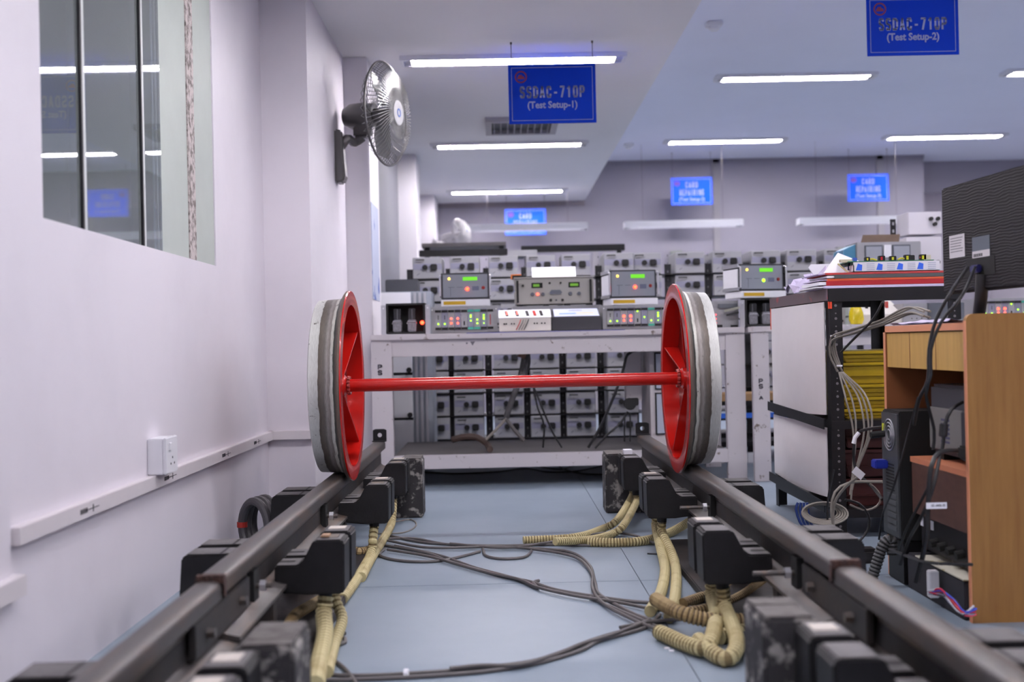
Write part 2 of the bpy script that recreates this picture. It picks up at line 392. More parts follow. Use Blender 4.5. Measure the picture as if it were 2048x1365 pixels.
# ---- luminaires
def make_light(c, L_, label, group, hang=False):
    x0, x1 = c.x-L_/2, c.x+L_/2; y0, y1 = c.y-.075, c.y+.075; z = c.z
    t = thing('ceiling_light', label, 'light', (c.x, c.y, z-.03 if not hang else z-.045), group)
    h = .03 if not hang else .045
    m = MB().box(x0-.02, x1+.02, y0-.012, y0, z-h, z-.001).box(x0-.02, x1+.02, y1, y1+.012, z-h, z-.001).box(x0-.02, x0, y0, y1, z-h, z-.001).box(x1, x1+.02, y0, y1, z-h, z-.001)
    m.box(x0, x1, y0, y1, z-.004, z-.001)
    obj('housing', m, whitem, t)
    for yy in (y0+.035, y1-.035):
        obj('lamp_tube', MB().cyl((x0+.05, yy, z-.017), (x1-.05, yy, z-.017), .012, n=6), (lampw if hang else lampm), t)
    n = 15; lv = MB()
    for i in range(n):
        xx = x0+(i+.5)*L_/n; lv.box(xx-.002, xx+.002, y0, y1, z-h+.002, z-.005)
    lv.box(x0, x1, c.y-.002, c.y+.002, z-h+.002, z-.005)
    obj('louver', lv, whitem, t)
    if hang:
        for xx in (x0+.2, x1-.2): obj('suspension_wire', MB().cyl((xx, c.y, z), (xx, c.y, ZH if c.x > XE else ZL), .002, n=5), cabm, t)
        obj('cover', MB().box(x0-.02, x1+.02, y0-.012, y1+.012, z-.001, z+.03), whitem, t, bev=.004)
    return t
LL = 1.36
low = [(1.05, 'behind the camera end, first in the row on the low ceiling'), (4.1, 'second in the row along the low ceiling, overhead'), (7.15, 'largest fluorescent light on the low ceiling, just above the hanging sign for setup one'), (10.2, 'fluorescent light on the low ceiling just beyond the square air vent'), (13.3, 'farthest fluorescent light on the low ceiling near the back wall')]
for y, l in low: make_light(Vector((.12, y, ZL)), LL, l if 'light' in l else 'fluorescent ceiling light '+l, 'lights on the low ceiling')
cols = [(2.61, 'left'), (5.12, 'right')]
rows = [(.6, 'nearest, overhead'), (3.7, 'second nearest, overhead'), (6.85, 'third nearest'), (9.93, 'middle'), (13.05, 'farthest')]
for x, ln in cols:
    for y, rn in rows:
        make_light(Vector((x, y, ZH)), LL, 'fluorescent louvre light on the high ceiling, %s row, %s column' % (rn, ln), 'lights on the high ceiling')
make_light(Vector((6.9, 15.9, ZH)), LL, 'fluorescent light in the recess beyond the back wall at far right', 'lights on the high ceiling')
for x, px, l in ((2.15, 0, 'white hanging lamp bar under the middle blue far sign'), (4.17, 0, 'white hanging lamp bar below the right blue far sign'), (.35, 0, 'dim hanging lamp bar behind the left blue far sign')):
    make_light(Vector((x, 13.3, H+1.36)), 1.33, l, 'lamp bars hanging near the back wall', hang=True)
# ---- ceiling vent and detectors
c = Vector((.21, 9.32, ZL))
t = thing('air_vent', 'square slatted air conditioning vent on the low ceiling behind the sign', 'vent', (c.x, c.y, ZL-.04))
obj('frame', MB().box(c.x-.29, c.x+.29, c.y-.29, c.y-.24, ZL-.04, ZL).box(c.x-.29, c.x+.29, c.y+.24, c.y+.29, ZL-.04, ZL).box(c.x-.29, c.x-.24, c.y-.24, c.y+.24, ZL-.04, ZL).box(c.x+.24, c.x+.29, c.y-.24, c.y+.24, ZL-.04, ZL), mat('vent_grey', (170, 168, 172), .5, var=0), t)
for k in range(9):
    xx = c.x-.22+k*.055
    obj('slat', MB().beam((xx, c.y-.24, ZL-.02), (xx, c.y+.24, ZL-.02), .006, .035), mat('vent_grey', (170, 168, 172)), t)
obj('core', MB().box(c.x-.24, c.x+.24, c.y-.24, c.y+.24, ZL-.003, ZL-.0005), greyd, t)
for (px, py), l in (((1428, 45), 'white smoke detector on the high ceiling, nearer to the camera'), ((1257, 288), 'small white smoke detector on the high ceiling, farther away')):
    c = PZ(px, py, ZH)
    t = thing('smoke_detector', l, 'smoke detector', (c.x, c.y, ZH-.06), 'smoke detectors')
    obj('base', MB().box(c.x-.055, c.x+.055, c.y-.055, c.y+.055, ZH-.03, ZH), whitem, t, bev=.006)
    obj('sensor_head', MB().lathe([(ZH-.03, .045), (ZH-.05, .04), (ZH-.062, .022), (ZH-.064, .0)], 20, 'z', (c.x, c.y, 0)), whitem, t, sm=True)
# ---- hanging signs
def sign(px0, py0, px1, py1, Y, lines, label, zc, big=False):
    x0, x1, z0, z1 = R(px0, py0, px1, py1, Y); cx = (x0+x1)/2; w = x1-x0; h = z1-z0
    t = thing('hanging_sign', label, 'sign', (cx, Y, z0), 'blue hanging signs')
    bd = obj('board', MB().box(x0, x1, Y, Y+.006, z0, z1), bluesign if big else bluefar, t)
    e = .035*w; q = .006*w if big else .012*w
    m = MB()
    for a, b, c_, d in ((x0+e, x1-e, z1-e-q, z1-e), (x0+e, x1-e, z0+e, z0+e+q), (x0+e, x0+e+q, z0+e, z1-e), (x1-e-q, x1-e, z0+e, z1-e)):
        m.box(a, b, Y-.001, Y, c_, d)
    obj('border_line', m, signtxt, t)
    cz = z1-.21*h; cxx = x0+.145*w; r = .07*w
    em = MB().lathe([(Y-.0012, r), (Y-.0012, r*.78), (Y-.0002, r*.78), (Y-.0002, r)], 28, 'y', (cxx, 0, cz), closed=True)
    em.prism([(cxx-r*.62, cz-r*.34), (cxx+r*.62, cz-r*.34), (cxx+r*.5, cz+.1*r), (cxx+r*.2, cz+.1*r), (cxx+r*.2, cz+r*.34), (cxx-r*.35, cz+r*.34), (cxx-.35*r, cz+.1*r), (cxx-r*.5, cz+.1*r)], Y-.0012, Y-.0002, 'y')
    obj('emblem', em, signred, t)
    for txt, s_, dz, sx, bo in lines:
        if txt[0] != '(': obj('lettering', stroke_text(txt, (cx, Y, z1-dz*h), sx*w, s_*w, Y-.0011, bo*w), signtxt, t)
        else: text_at('lettering', txt, s_*w, (cx, Y-.001, z1-dz*h), signtxt, t, sx, bo*w)
    for xx in (x0+.04*w, x1-.03*w):
        wq = obj('hanging_wire', MB().cyl((xx, Y+.003, z1-.02*h), (xx, Y+.003, zc), .0022 if big else .002, n=6), cabm, t)
        obj('ceiling_hook', MB().cyl((xx, Y+.003, zc-.012), (xx, Y+.003, zc), .006, n=8), cabm, wq)
sign(1017, 128, 1192, 247, 6.8, [('SSDAC-710P', .137, .47, .76, .021), ('(Test Setup-1)', .108, .69, .92, .003)], 'blue hanging sign reading SSDAC-710P (Test Setup-1)', ZL, True)
sign(1733, -8, 1918, 111, 6.43, [('SSDAC-710P', .137, .47, .76, .021), ('(Test Setup-2)', .108, .69, .92, .003)], 'blue hanging sign reading SSDAC-710P (Test Setup-2), at top right', ZH, True)
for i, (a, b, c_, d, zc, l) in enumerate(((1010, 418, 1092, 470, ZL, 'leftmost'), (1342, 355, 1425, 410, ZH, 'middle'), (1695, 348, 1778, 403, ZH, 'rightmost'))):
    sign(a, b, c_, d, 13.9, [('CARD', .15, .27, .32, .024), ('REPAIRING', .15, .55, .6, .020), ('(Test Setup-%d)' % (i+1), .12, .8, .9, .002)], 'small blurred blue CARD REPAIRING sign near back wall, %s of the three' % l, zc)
# ---- fans
def fan(c, rad, phi, m_g, m_b, label, wallx, base_z, tilt=0.):
    m_w = wiregm if m_g is fangm else m_g
    t = thing('wall_fan', label, 'fan', (wallx, c.y, base_z), 'wall fans')
    ax = Vector((math.cos(phi), -math.sin(phi), 0)); M = Matrix.Translation(c) @ Matrix.Rotation(-phi, 4, 'Z') @ Matrix.Rotation(tilt, 4, 'Y')
    def O(name, mb, m, par=t, **k):
        mb.xf(M); return obj(name, mb, m, par, **k)
    fg = MB(); rg = MB(); nw = 72
    for k in range(nw):
        a = 2*PI*k/nw
        def pt(x, r, da=0): return Vector((x, r*math.cos(a+da), r*math.sin(a+da)))
        fg.tube([pt(.075, rad*.22), pt(.072, rad*.5, .1), pt(.055, rad*.8, .2), pt(.0, rad, .26)], .0023, n=4)
        if k % 2 == 0: rg.tube([pt(-.07, rad*.2), pt(-.06, rad*.6, -.08), pt(-.045, rad*.85, -.14), pt(.0, rad, -.2)], .0023, n=4)
    for rr, x in ((1., 0),): 
        pr = [Vector((x, rad*math.cos(2*PI*k/48), rad*math.sin(2*PI*k/48))) for k in range(49)]
        O('guard_rim', MB().tube(pr, .007, n=6), m_g, sm=True)
    O('front_guard', fg, m_w, kind='stuff'); O('rear_guard', rg, m_w, kind='stuff')
    O('badge', MB().lathe([(.07, 0.001), (.082, rad*.1), (.08, rad*.24), (.07, rad*.25)], 28, 'x').cyl((.07, 0, 0), (.0822, 0, 0), rad*.1, n=20), mat('fan_badge_white', (190, 190, 192), .4, var=0), sm=True)
    lg = MB().lathe([(.0835, rad*.085), (.0835, rad*.055), (.082, rad*.055), (.082, rad*.085)], 20, 'x', closed=True)
    O('badge_logo', lg, mat('fan_logo_blue', (40, 90, 180), .4, var=0))
    for k in range(3):
        mb = MB(); n = 7; vs = []
        for i in range(n+1):
            r = rad*(.14+.76*i/n); w0 = .2+.75*math.sin(PI*min(1, .15+i/n*.8))
            for s_, xx in ((-1, -.022), (1, .022)):
                a = 2*PI*k/3+s_*w0*.5+.3*i/n; vs.append(Vector((xx*(1-.3*i/n), r*math.cos(a), r*math.sin(a))))
        fs = [(2*i, 2*i+1, 2*i+3, 2*i+2) for i in range(n)]
        vs2 = [v+Vector((.003, 0, 0)) for v in vs]; N_ = len(vs)
        fs2 = [tuple(reversed([q+N_ for q in f])) for f in fs]
        sd = []
        for i in range(n): sd += [(2*i, 2*i+2, 2*i+2+N_, 2*i+N_), (2*i+1, 2*i+1+N_, 2*i+3+N_, 2*i+3)]
        sd += [(0, N_, N_+1, 1), (2*n, 2*n+1, 2*n+1+N_, 2*n+N_)]
        O('blade', mb.add(vs+vs2, fs+fs2+sd), m_b, sm=True)
    O('hub', MB().cyl((-.07, 0, 0), (.03, 0, 0), rad*.13, rad*.1, n=20), m_g, sm=True)
    O('motor_housing', MB().lathe([(-.07, .0), (-.07, rad*.22), (-.13, rad*.26), (-.22, rad*.25), (-.26, rad*.18), (-.275, .0)], 24, 'x'), m_g, sm=True)
    O('neck', MB().box(-.2, -.1, -.035, .035, -rad*.42, -rad*.15), m_g, bev=.01)
    ne = M @ Vector((-.15, 0, -rad*.42))
    obj('arm', MB().tube(smooth_path([ne, ne+Vector((-.05, 0, -.03)), Vector((wallx+.07, c.y-.03, ne.z-.02)), Vector((wallx+.03, c.y-.03, ne.z-.07))]), .026, n=10), m_g, t, sm=True)
    obj('wall_bracket', MB().prism([(wallx, ne.z+.03), (wallx+.045, ne.z+.02), (wallx+.05, ne.z-.1), (wallx+.06, ne.z-.24), (wallx+.045, ne.z-.28), (wallx, ne.z-.28)], c.y-.09, c.y+.03, 'y'), m_g, t, bev=.01)
    return t
c = P(772, 228, 6.72)
fan(c, .30, math.radians(18), fangm, fanbl, 'dark grey wall fan with metal guard on left wall above the wheel', X2, 1.9)
cf = P(922, 466, 13.0)
fan(cf, .165, math.radians(28), fanw, fanw, 'small pale far fan in front of the back wall', -.74, 1.9, -.2)
# ================================================================ TRACK
ZR = 0.325                               # rail top
XL, XRr = -.69, .80                      # rail centre lines
def rail_prof(s=1.):
    h = .034*s; p = [(-h, -.014), (-h*.93, -.007), (-h*.78, -.003), (-h*.4, 0), (h*.4, 0), (h*.78, -.003), (h*.93, -.007), (h, -.014), (h, -.042), (.012, -.054), (.009, -.07), (.009, -.125), (.02, -.136), (.066, -.147), (.066, -.156), (-.066, -.156), (-.066, -.147), (-.02, -.136), (-.009, -.125), (-.009, -.07), (-.012, -.054), (-h, -.042)]
    return p
def rail(x, y0, y1, dz, dx, s, label):
    t = thing('rail', label, 'rail', (x+dx, (y0+y1)/2, ZR+dz-.156), 'rails of the test track')
    pts = [(x+dx+a, ZR+dz+b) for a, b in rail_prof(s)]
    obj('rail_bar', MB().prism(pts, y0, y1, 'y'), railm, t, sm=True)
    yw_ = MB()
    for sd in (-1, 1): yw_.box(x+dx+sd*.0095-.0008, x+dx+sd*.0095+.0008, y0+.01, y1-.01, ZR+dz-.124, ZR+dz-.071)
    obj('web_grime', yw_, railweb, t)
    return t
rl1 = rail(XL, .75, 2.695, -.012, -.004, .95, 'dark steel rail, near length on the left, this side of the joint')
rl2 = rail(XL, 2.705, 6.46, 0, 0, 1, 'dark steel rail, far length on the left, under the left wheel')
rr1 = rail(XRr, .75, 2.695, -.012, .004, .95, 'dark steel rail, near length on the right, this side of the joint')
rr2 = rail(XRr, 2.705, 6.52, 0, 0, 1, 'dark steel rail, far length on the right, under the right wheel')
weld = mat('rusty_weld', (70, 46, 40), .85, c2=(40, 30, 30), scale=60, bump=1, bscale=90)
for x, t in ((XL, rl2), (XRr, rr2)):
    m = MB(); random.seed(3)
    for k in range(12):
        a = -.032+k*.0055; m.box(x+a, x+a+.0058, 2.692-random.uniform(0, .006), 2.708+random.uniform(0, .006), ZR-.02, ZR+.0005+random.uniform(0, .002))
    m.box(x-.0355, x-.033, 2.69, 2.71, ZR-.05, ZR-.01).box(x+.033, x+.0355, 2.69, 2.71, ZR-.05, ZR-.01)
    obj('weld_bead', m, weld, t, bev=.0015, seg=1)
    for sd in (-1, 1):       # splice plates by the joint
        obj('splice_plate', MB().box(x+sd*.022-.008, x+sd*.022+.008, 2.45, 2.98, ZR-.135, ZR-.058), railweb, t, bev=.003)
        for yy in (2.55, 2.87):
            obj('splice_bolt', MB().cyl((x+sd*.03, yy, ZR-.098), (x+sd*.048, yy, ZR-.098), .013, n=6), railm, t)
for x, yy, t, sd, s_ in ((XL, 6.44, rl2, 1, 'left'), (XRr, 6.50, rr2, -1, 'right')):
    b = thing('end_stop', 'small steel angle plate with round hole at the far end of the %s rail' % s_, 'plate', (x, yy, ZR), 'end stops')
    n = 20; w = .038; hh = .068; cz = ZR+.034; cx = x+sd*.006
    m = MB(); vs = []; 
    sq = [(cx-w, ZR), (cx+w, ZR), (cx+w, ZR+hh), (cx-w, ZR+hh)]
    ci = [(cx+.012*math.cos(2*PI*k/n), cz+.012*math.sin(2*PI*k/n)) for k in range(n)]
    # plate with a hole: ring between square border and circle
    out = []
    for k in range(n):
        a = 2*PI*k/n; dx_, dz_ = math.cos(a), math.sin(a); s2 = min(w/abs(dx_) if abs(dx_) > 1e-6 else 9, hh/2/abs(dz_) if abs(dz_) > 1e-6 else 9)
        out.append((cx+dx_*s2, cz+dz_*s2))
    for yv in (yy, yy+.006): vs += [(a, yv, b_) for a, b_ in out]+[(a, yv, b_) for a, b_ in ci]
    fs = []
    for k in range(n):
        k2 = (k+1) % n
        fs += [(k, k2, n+k2, n+k), (2*n+k, 3*n+k, 3*n+k2, 2*n+k2), (k, 2*n+k, 2*n+k2, k2), (n+k, n+k2, 3*n+k2, 3*n+k)]
    obj('upright_plate', m.add(vs, fs), darker, b)
    obj('foot_plate', MB().box(cx-w, cx+w, yy-.05, yy+.006, ZR, ZR+.005), darker, b)
# ---- concrete sleepers
def sleeper(x, sd, y0, y1, label):       # sd: direction of the inner side
    t = thing('concrete_sleeper', label, 'concrete block', (x, (y0+y1)/2, 0), 'concrete blocks under the rails')
    a = [(.29, 0), (.29, .285), (.28, .295), (.185, .292), (.10, .205), (.068, .1685), (-.068, .1685), (-.10, .205), (-.15, .21), (-.16, 0)]
    pts = [(x+sd*p, z) for p, z in a]
    o = obj('block', MB().prism(pts, y0, y1, 'y'), concm, t, bev=.008)
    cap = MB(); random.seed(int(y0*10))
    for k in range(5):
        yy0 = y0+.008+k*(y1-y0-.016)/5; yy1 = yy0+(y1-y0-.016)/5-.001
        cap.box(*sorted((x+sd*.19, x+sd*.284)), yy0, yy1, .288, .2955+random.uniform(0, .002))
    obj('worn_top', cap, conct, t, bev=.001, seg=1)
    obj('rail_clip', MB().box(*sorted((x+sd*.04, x+sd*.10)), (y0+y1)/2-.03, (y0+y1)/2+.03, .178, .19), railm, t, bev=.003)
for x, sd, s_ in ((XL, 1, 'left'), (XRr, -1, 'right')):
    ya_ = 2.165 if s_ == 'left' else 2.28
    sleeper(x, sd, ya_, ya_+.19, 'dark chipped concrete block under the %s rail, near the camera' % s_)
    sleeper(x, sd, 5.71, 5.90, 'dark chipped concrete block under the %s rail, at its far end' % s_)
    t = thing('sleeper_plate', 'low dusty steel plate under the %s rail between the blocks' % s_, 'plate', (x, 3.9, 0))
    obj('plate', MB().box(*sorted((x-sd*.09, x+sd*.16)), 3.0, 4.75, .0, .03), railweb, t, bev=.004)
    for yy in (3.15, 3.9, 4.6):
        obj('stand', MB().box(x-.06, x+.06, yy-.03, yy+.03, .03, ZR-.156), railweb, t, bev=.004)
# ---- axle counter sensors: a resin block with an arm to the rail
def sensor_proto(side, label, loc, outer=False):
    """side=+1: block lies at +x of the rail. local origin: rail centre, sensor middle, z=0 at the arm base level"""
    t = thing('rail_sensor', label, 'sensor', loc, 'rail sensors')
    s = side; hy = .058
    body = [(.128, 0), (.130, .155), (.222, .155), (.232, .148), (.232, .0), (.222, -.004), (.14, -.004)]
    prof = [(.03, .01), (.03, .085), (.095, .085), (.112, .098), (.138, .148), (.146, .155), (.222, .155), (.231, .146), (.229, .008), (.220, 0), (.12, 0)]
    if outer: prof = [(.03, .01), (.03, .095), (.05, .122), (.222, .122), (.236, .112), (.244, 0), (.12, 0)]
    pts = [(s*a, b) for a, b in prof]
    o = obj('block', MB().prism(pts, -hy, hy, 'y'), sensm, t, bev=.004, local=True)
    if outer:
        obj('top_cap', MB().box(*sorted((s*.060, s*.222)), -hy+.008, hy-.008, .1215, .1235), dustm, t, bev=.001, local=True)
        obj('cap_groove', MB().box(*sorted((s*.12, s*.128)), -hy+.01, hy-.01, .1230, .1240), blk, t, local=True)
        return t
    obj('top_cap', MB().box(*sorted((s*.150, s*.220)), -hy+.008, hy-.008, .1545, .1565), dustm, t, bev=.001, local=True)
    obj('arm_cap', MB().box(*sorted((s*.034, s*.098)), -hy+.006, -.012, .0845, .0865).box(*sorted((s*.034, s*.098)), .012, hy-.006, .0845, .0865).box(*sorted((s*.078, s*.098)), -.012, .012, .0845, .0865), dustm, t, bev=.0008, seg=1, local=True)
    obj('clamp_slot', MB().box(*sorted((s*.034, s*.077)), -.011, .011, .0846, .0852), blk, t, local=True)
    obj('gland', MB().cyl((s*.165, 0, 0), (s*.165, 0, -.028), .021, .018, n=12), sensm, t, local=True)
    return t
SZ = .145
stk = mat('dusty_white_sticker', (196, 188, 180), .7, var=.08, scale=30)
stkb = mat('brown_paper_label', (150, 120, 96), .7, var=.15, scale=30)
ST = {'left': [1.945, 3.36, 4.66, 5.49], 'right': [2.06, 3.36, 4.62, 5.49]}
names = ['nearest', 'second', 'third', 'farthest']
first = {}
for sn, xr in (('left', XL), ('right', XRr)):
    for i, yc in enumerate(ST[sn]):
        for inner in (1, 0):
            side = (1 if sn == 'left' else -1)*(1 if inner else -1)
            if not inner and i == 3: continue
            for j, yy in enumerate((yc, yc+.155)):
                if not inner and i == 0: yy += (.08 if sn == 'left' else .05)
                if not inner and sn == 'left' and i == 2 and False: continue
                lab = 'black sensor block, %s side of %s rail, %s pair from the camera, %s one' % ('inner' if inner else 'outer', sn, names[i], 'front' if j == 0 else 'rear')
                loc = (xr, yy, SZ-(.012 if i == 0 else 0))
                key = (side, inner)
                if key in first: o = dup(first[key], loc, lab)
                else: o = sensor_proto(side, lab, loc, not inner); first[key] = o
                if inner:
                    want = {('left', 0, 0): 1, ('left', 1, 0): 2, ('left', 2, 0): 1, ('left', 3, 0): 1, ('right', 0, 1): 1, ('right', 1, 1): 1, ('right', 2, 1): 1, ('right', 3, 1): 3}.get((sn, i, j))
                    if want:
                        cx = xr+side*.185; st = MB()
                        zz = loc[2]+.157
                        if want == 3: st.box(cx-.02, cx+.02, yy-.03, yy+.03, zz, zz+.02)
                        else:
                            st.box(cx-.028, cx+.022, yy-.022, yy+.03, zz, zz+.002)
                        so = obj('sticker', st, whitep if want == 3 else stk, None, origin=loc); so.parent = o; so.location = (0, 0, 0)
                        so['label'] = 'dusty white label on top of the block'
                        if want == 2:
                            s2 = obj('sticker', MB().box(cx-.026, cx, yy-.03, yy+.012, zz+.002, zz+.008), stkb, None, origin=loc, bev=.002); s2.parent = o; s2.location = (0, 0, 0); s2['label'] = 'curled brown paper scrap'
# clamp bolts through the rail web
for x, sd, s_ in ((XL, 1, 'left'), (XRr, -1, 'right')):
    for yy in (3.06, 4.3):
        t = thing('clamp_bolt', 'threaded rod with hex nut through the %s rail, %s one' % (s_, 'near' if yy < 4 else 'far'), 'bolt', (x+sd*.03, yy, ZR-.1), 'threaded rods on the rails')
        ln = .14 if sd < 0 else .07
        obj('rod', MB().cyl((x+sd*.012, yy, ZR-.1), (x+sd*ln, yy, ZR-.1), .007, n=8), railm, t)
        obj('nut', MB().cyl((x+sd*.04, yy, ZR-.1), (x+sd*.055, yy, ZR-.1), .016, n=6), alum, t)
        obj('washer_plate', MB().box(*sorted((x+sd*.012, x+sd*.03)), yy-.03, yy+.03, ZR-.14, ZR-.056), blk, t)
# ---- wheelset
YW = 4.88; ZA = ZR+.366
ws = thing('wheelset', 'red axle with two spoked railway wheels standing on the rails', 'wheelset', ((XL+XRr)/2, YW, ZR))
tread = bpy.data.materials.new('wheel_tread'); tread.use_nodes = True
nt = tread.node_tree; b = nt.nodes['Principled BSDF']; b.inputs['Metallic'].default_value = .35; b.inputs['Roughness'].default_value = .42
tc = nt.nodes.new('ShaderNodeTexCoord'); sx = nt.nodes.new('ShaderNodeSeparateXYZ'); ab = nt.nodes.new('ShaderNodeMath'); ab.operation = 'ABSOLUTE'
nz = nt.nodes.new('ShaderNodeTexNoise'); nz.inputs['Scale'].default_value = 18; nz.inputs['Detail'].default_value = 8
ad = nt.nodes.new('ShaderNodeMath'); ad.operation = 'MULTIPLY_ADD'; ad.inputs[1].default_value = .014
mr = nt.nodes.new('ShaderNodeMapRange'); mr.inputs['From Min'].default_value = .625; mr.inputs['From Max'].default_value = .755   # |x| measured from the axle's middle
rp = nt.nodes.new('ShaderNodeValToRGB')
nt.links.new(tc.outputs['Object'], sx.inputs[0]); nt.links.new(tc.outputs['Object'], nz.inputs['Vector'])
nt.links.new(sx.outputs[0], ab.inputs[0]); nt.links.new(nz.outputs[0], ad.inputs[0]); nt.links.new(ab.outputs[0], ad.inputs[2]); nt.links.new(ad.outputs[0], mr.inputs[0]); nt.links.new(mr.outputs[0], rp.inputs[0])
XM = (XL+XRr)/2; HG = (XRr-XL)/2
XI = HG-.035-.028                        # inner face distance from the middle
mr.inputs['From Min'].default_value = XI+.007; mr.inputs['From Max'].default_value = XI+.137
er = rp.color_ramp; er.interpolation = 'LINEAR'
stops = [(0, (110, 96, 86)), (.14, (112, 98, 88)), (.19, (60, 58, 54)), (.24, (78, 84, 76)), (.255, (206, 204, 196)), (.33, (190, 188, 180)), (.35, (128, 120, 116)), (.45, (150, 144, 140)), (.52, (108, 102, 98)), (.6, (104, 96, 88)), (.70, (88, 80, 72)), (.72, (196, 196, 192)), (1, (212, 212, 208))]
while len(er.elements) < len(stops): er.elements.new(.5)
for e, (p_, c_) in zip(er.elements, stops): e.position = p_; e.color = (*lin(c_), 1)
# fine circumferential scratches + chips
n2 = nt.nodes.new('ShaderNodeTexNoise'); mp = nt.nodes.new('ShaderNodeMapping'); mp.inputs['Scale'].default_value = (260, 9, 9); n2.inputs['Detail'].default_value = 5
nt.links.new(tc.outputs['Object'], mp.inputs[0]); nt.links.new(mp.outputs[0], n2.inputs['Vector'])
mxx = nt.nodes.new('ShaderNodeMix'); mxx.data_type = 'RGBA'; mxx.blend_type = 'OVERLAY'; mxx.inputs[0].default_value = .75
nt.links.new(rp.outputs[0], mxx.inputs[6]); nt.links.new(n2.outputs['Fac'], mxx.inputs[7]); 
n3 = nt.nodes.new('ShaderNodeTexNoise'); n3.inputs['Scale'].default_value = 30; n3.inputs['Detail'].default_value = 8; n3.inputs['Roughness'].default_value = .7
r3 = nt.nodes.new('ShaderNodeValToRGB'); r3.color_ramp.elements[0].position = .62; r3.color_ramp.elements[1].position = .68
nt.links.new(tc.outputs['Object'], n3.inputs['Vector']); nt.links.new(n3.outputs[0], r3.inputs[0])
m3 = nt.nodes.new('ShaderNodeMix'); m3.data_type = 'RGBA'; nt.links.new(r3.outputs[0], m3.inputs[0]); nt.links.new(mxx.outputs[2], m3.inputs[6]); m3.inputs[7].default_value = (*lin((84, 78, 74)), 1)
nt.links.new(m3.outputs[2], b.inputs['Base Color'])
bp = nt.nodes.new('ShaderNodeBump'); bp.inputs['Strength'].default_value = .35; bp.inputs['Distance'].default_value = .001
nt.links.new(n2.outputs['Fac'], bp.inputs['Height']); nt.links.new(bp.outputs[0], b.inputs['Normal'])
C0 = (XM, YW, ZA)
for sd, s_ in ((-1, 'left'), (1, 'right')):
    def X(a): return sd*(XI+a)
    prof_out = [(0, .345), (0, .398), (.004, .402), (.012, .401), (.019, .392), (.027, .376), (.036, .369), (.05, .367), (.13, .362), (.134, .356), (.134, .342), (.08, .342)]
    rim = obj('wheel', MB().lathe([(X(a), r) for a, r in prof_out], 96, 'x', C0, closed=False), tread, ws, sm=True)
    rim['label'] = '%s wheel with grey worn tread' % s_
    obj('inner_rim', MB().lathe([(X(a), r) for a, r in [(.003, .4022), (-.002, .399), (-.0025, .345), (-.001, .3415), (.09, .3415)]], 96, 'x', C0), redm, rim, sm=True)
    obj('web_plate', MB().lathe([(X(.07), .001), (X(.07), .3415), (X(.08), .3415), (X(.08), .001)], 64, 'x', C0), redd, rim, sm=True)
    obj('hub', MB().lathe([(X(.025), .028), (X(.024), .034), (X(.034), .045), (X(.07), .05)], 32, 'x', C0), redm, rim, sm=True)
    for k in range(4):
        a = math.radians((42 if sd < 0 else 22)+90*k); ct, st_ = math.cos(a), math.sin(a); n_ = Vector((0, -st_, ct))*.004
        q = [(X(.07), .04), (X(.045), .04), (X(.006), .3415), (X(.07), .3415)]
        vs = [Vector(C0)+Vector((x_, r*ct, r*st_))+n_*e for e in (-1, 1) for x_, r in q]
        obj('spoke_rib', MB().add(vs, [(0, 1, 2, 3), (7, 6, 5, 4), (0, 4, 5, 1), (1, 5, 6, 2), (2, 6, 7, 3), (3, 7, 4, 0)]), redm, rim, bev=.001, seg=1)
    wb = MB()
    for k in range(14):
        a = 2*PI*k/14; r = .031
        wb.cyl((XM+X(.012), YW+r*math.cos(a), ZA+r*math.sin(a)), (XM+X(.022), YW+r*1.2*math.cos(a), ZA+r*1.2*math.sin(a)), .009, .006, n=6)
    obj('weld_bead', wb, mat('red_weld', (150, 36, 30), .4, var=.2), rim)
obj('axle', MB().cyl((XM-XI-.05, YW, ZA), (XM+XI+.05, YW, ZA), .0275, n=40), redm, ws, sm=True)
# ================================================================ CONDUIT HOSES
grov = mat('hose_groove_brown', (122, 106, 70), .7, var=.1)  # grooves coloured darker than the ridges so the rings stand out
grovd = mat('hose_groove_dark_brown', (84, 66, 42), .7, var=.1)
def hose(pts, r, m, label, group='beige corrugated hoses', pitch=.0125):
    raw = smooth_path(pts, .004); pth = [raw[0]]; st = pitch/5; acc = 0.       # resampled at equal steps, five to a ring
    for a, b_ in zip(raw, raw[1:]):
        L_ = (b_-a).length; t_ = st-acc
        while t_ <= L_: pth.append(a.lerp(b_, t_/L_)); t_ += st
        acc = L_-(t_-st)
    ds = [k*st for k in range(len(pth))]
    rad = [r*(1., .97, .86, .84, .93)[k % 5] for k in range(len(pth))]
    z = min(p.z for p in pth)
    mb = MB().tube(pth, r, n=12, rad=rad)
    for i in range(len(pth)-1):
        if i % 5 in (2, 3): mb.m[i*12:(i+1)*12] = [1]*12
    return tag(obj('corrugated_hose', mb, (m, grovd if m is hosed else grov if m is hosem else blk), sm=False, origin=(pth[-1].x, pth[-1].y, pth[-1].z-r)), label, 'hose', group)
def G(px, py, r): return PZ(px, py, r)
hr = .0175
r2 = .0225
hose([(XRr-.165, 3.515, .125), (XRr-.168, 3.515, .07), G(1432, 1222, .05), G(1428, 1262, .045), G(1412, 1296, .03), G(1375, 1290, r2), G(1316, 1264, r2)], r2, hosem, 'beige corrugated hose from the second right sensor pair, looping left on the floor', pitch=0.016)
hose([(XRr-.165, 3.36, .125), (XRr-.16, 3.36, .07), G(1464, 1250, .05), G(1474, 1290, .035), G(1456, 1318, r2), G(1424, 1306, r2), G(1396, 1280, r2)], r2, hosem, 'beige corrugated hose from the second right sensor pair, bending tight at the floor', pitch=0.016)
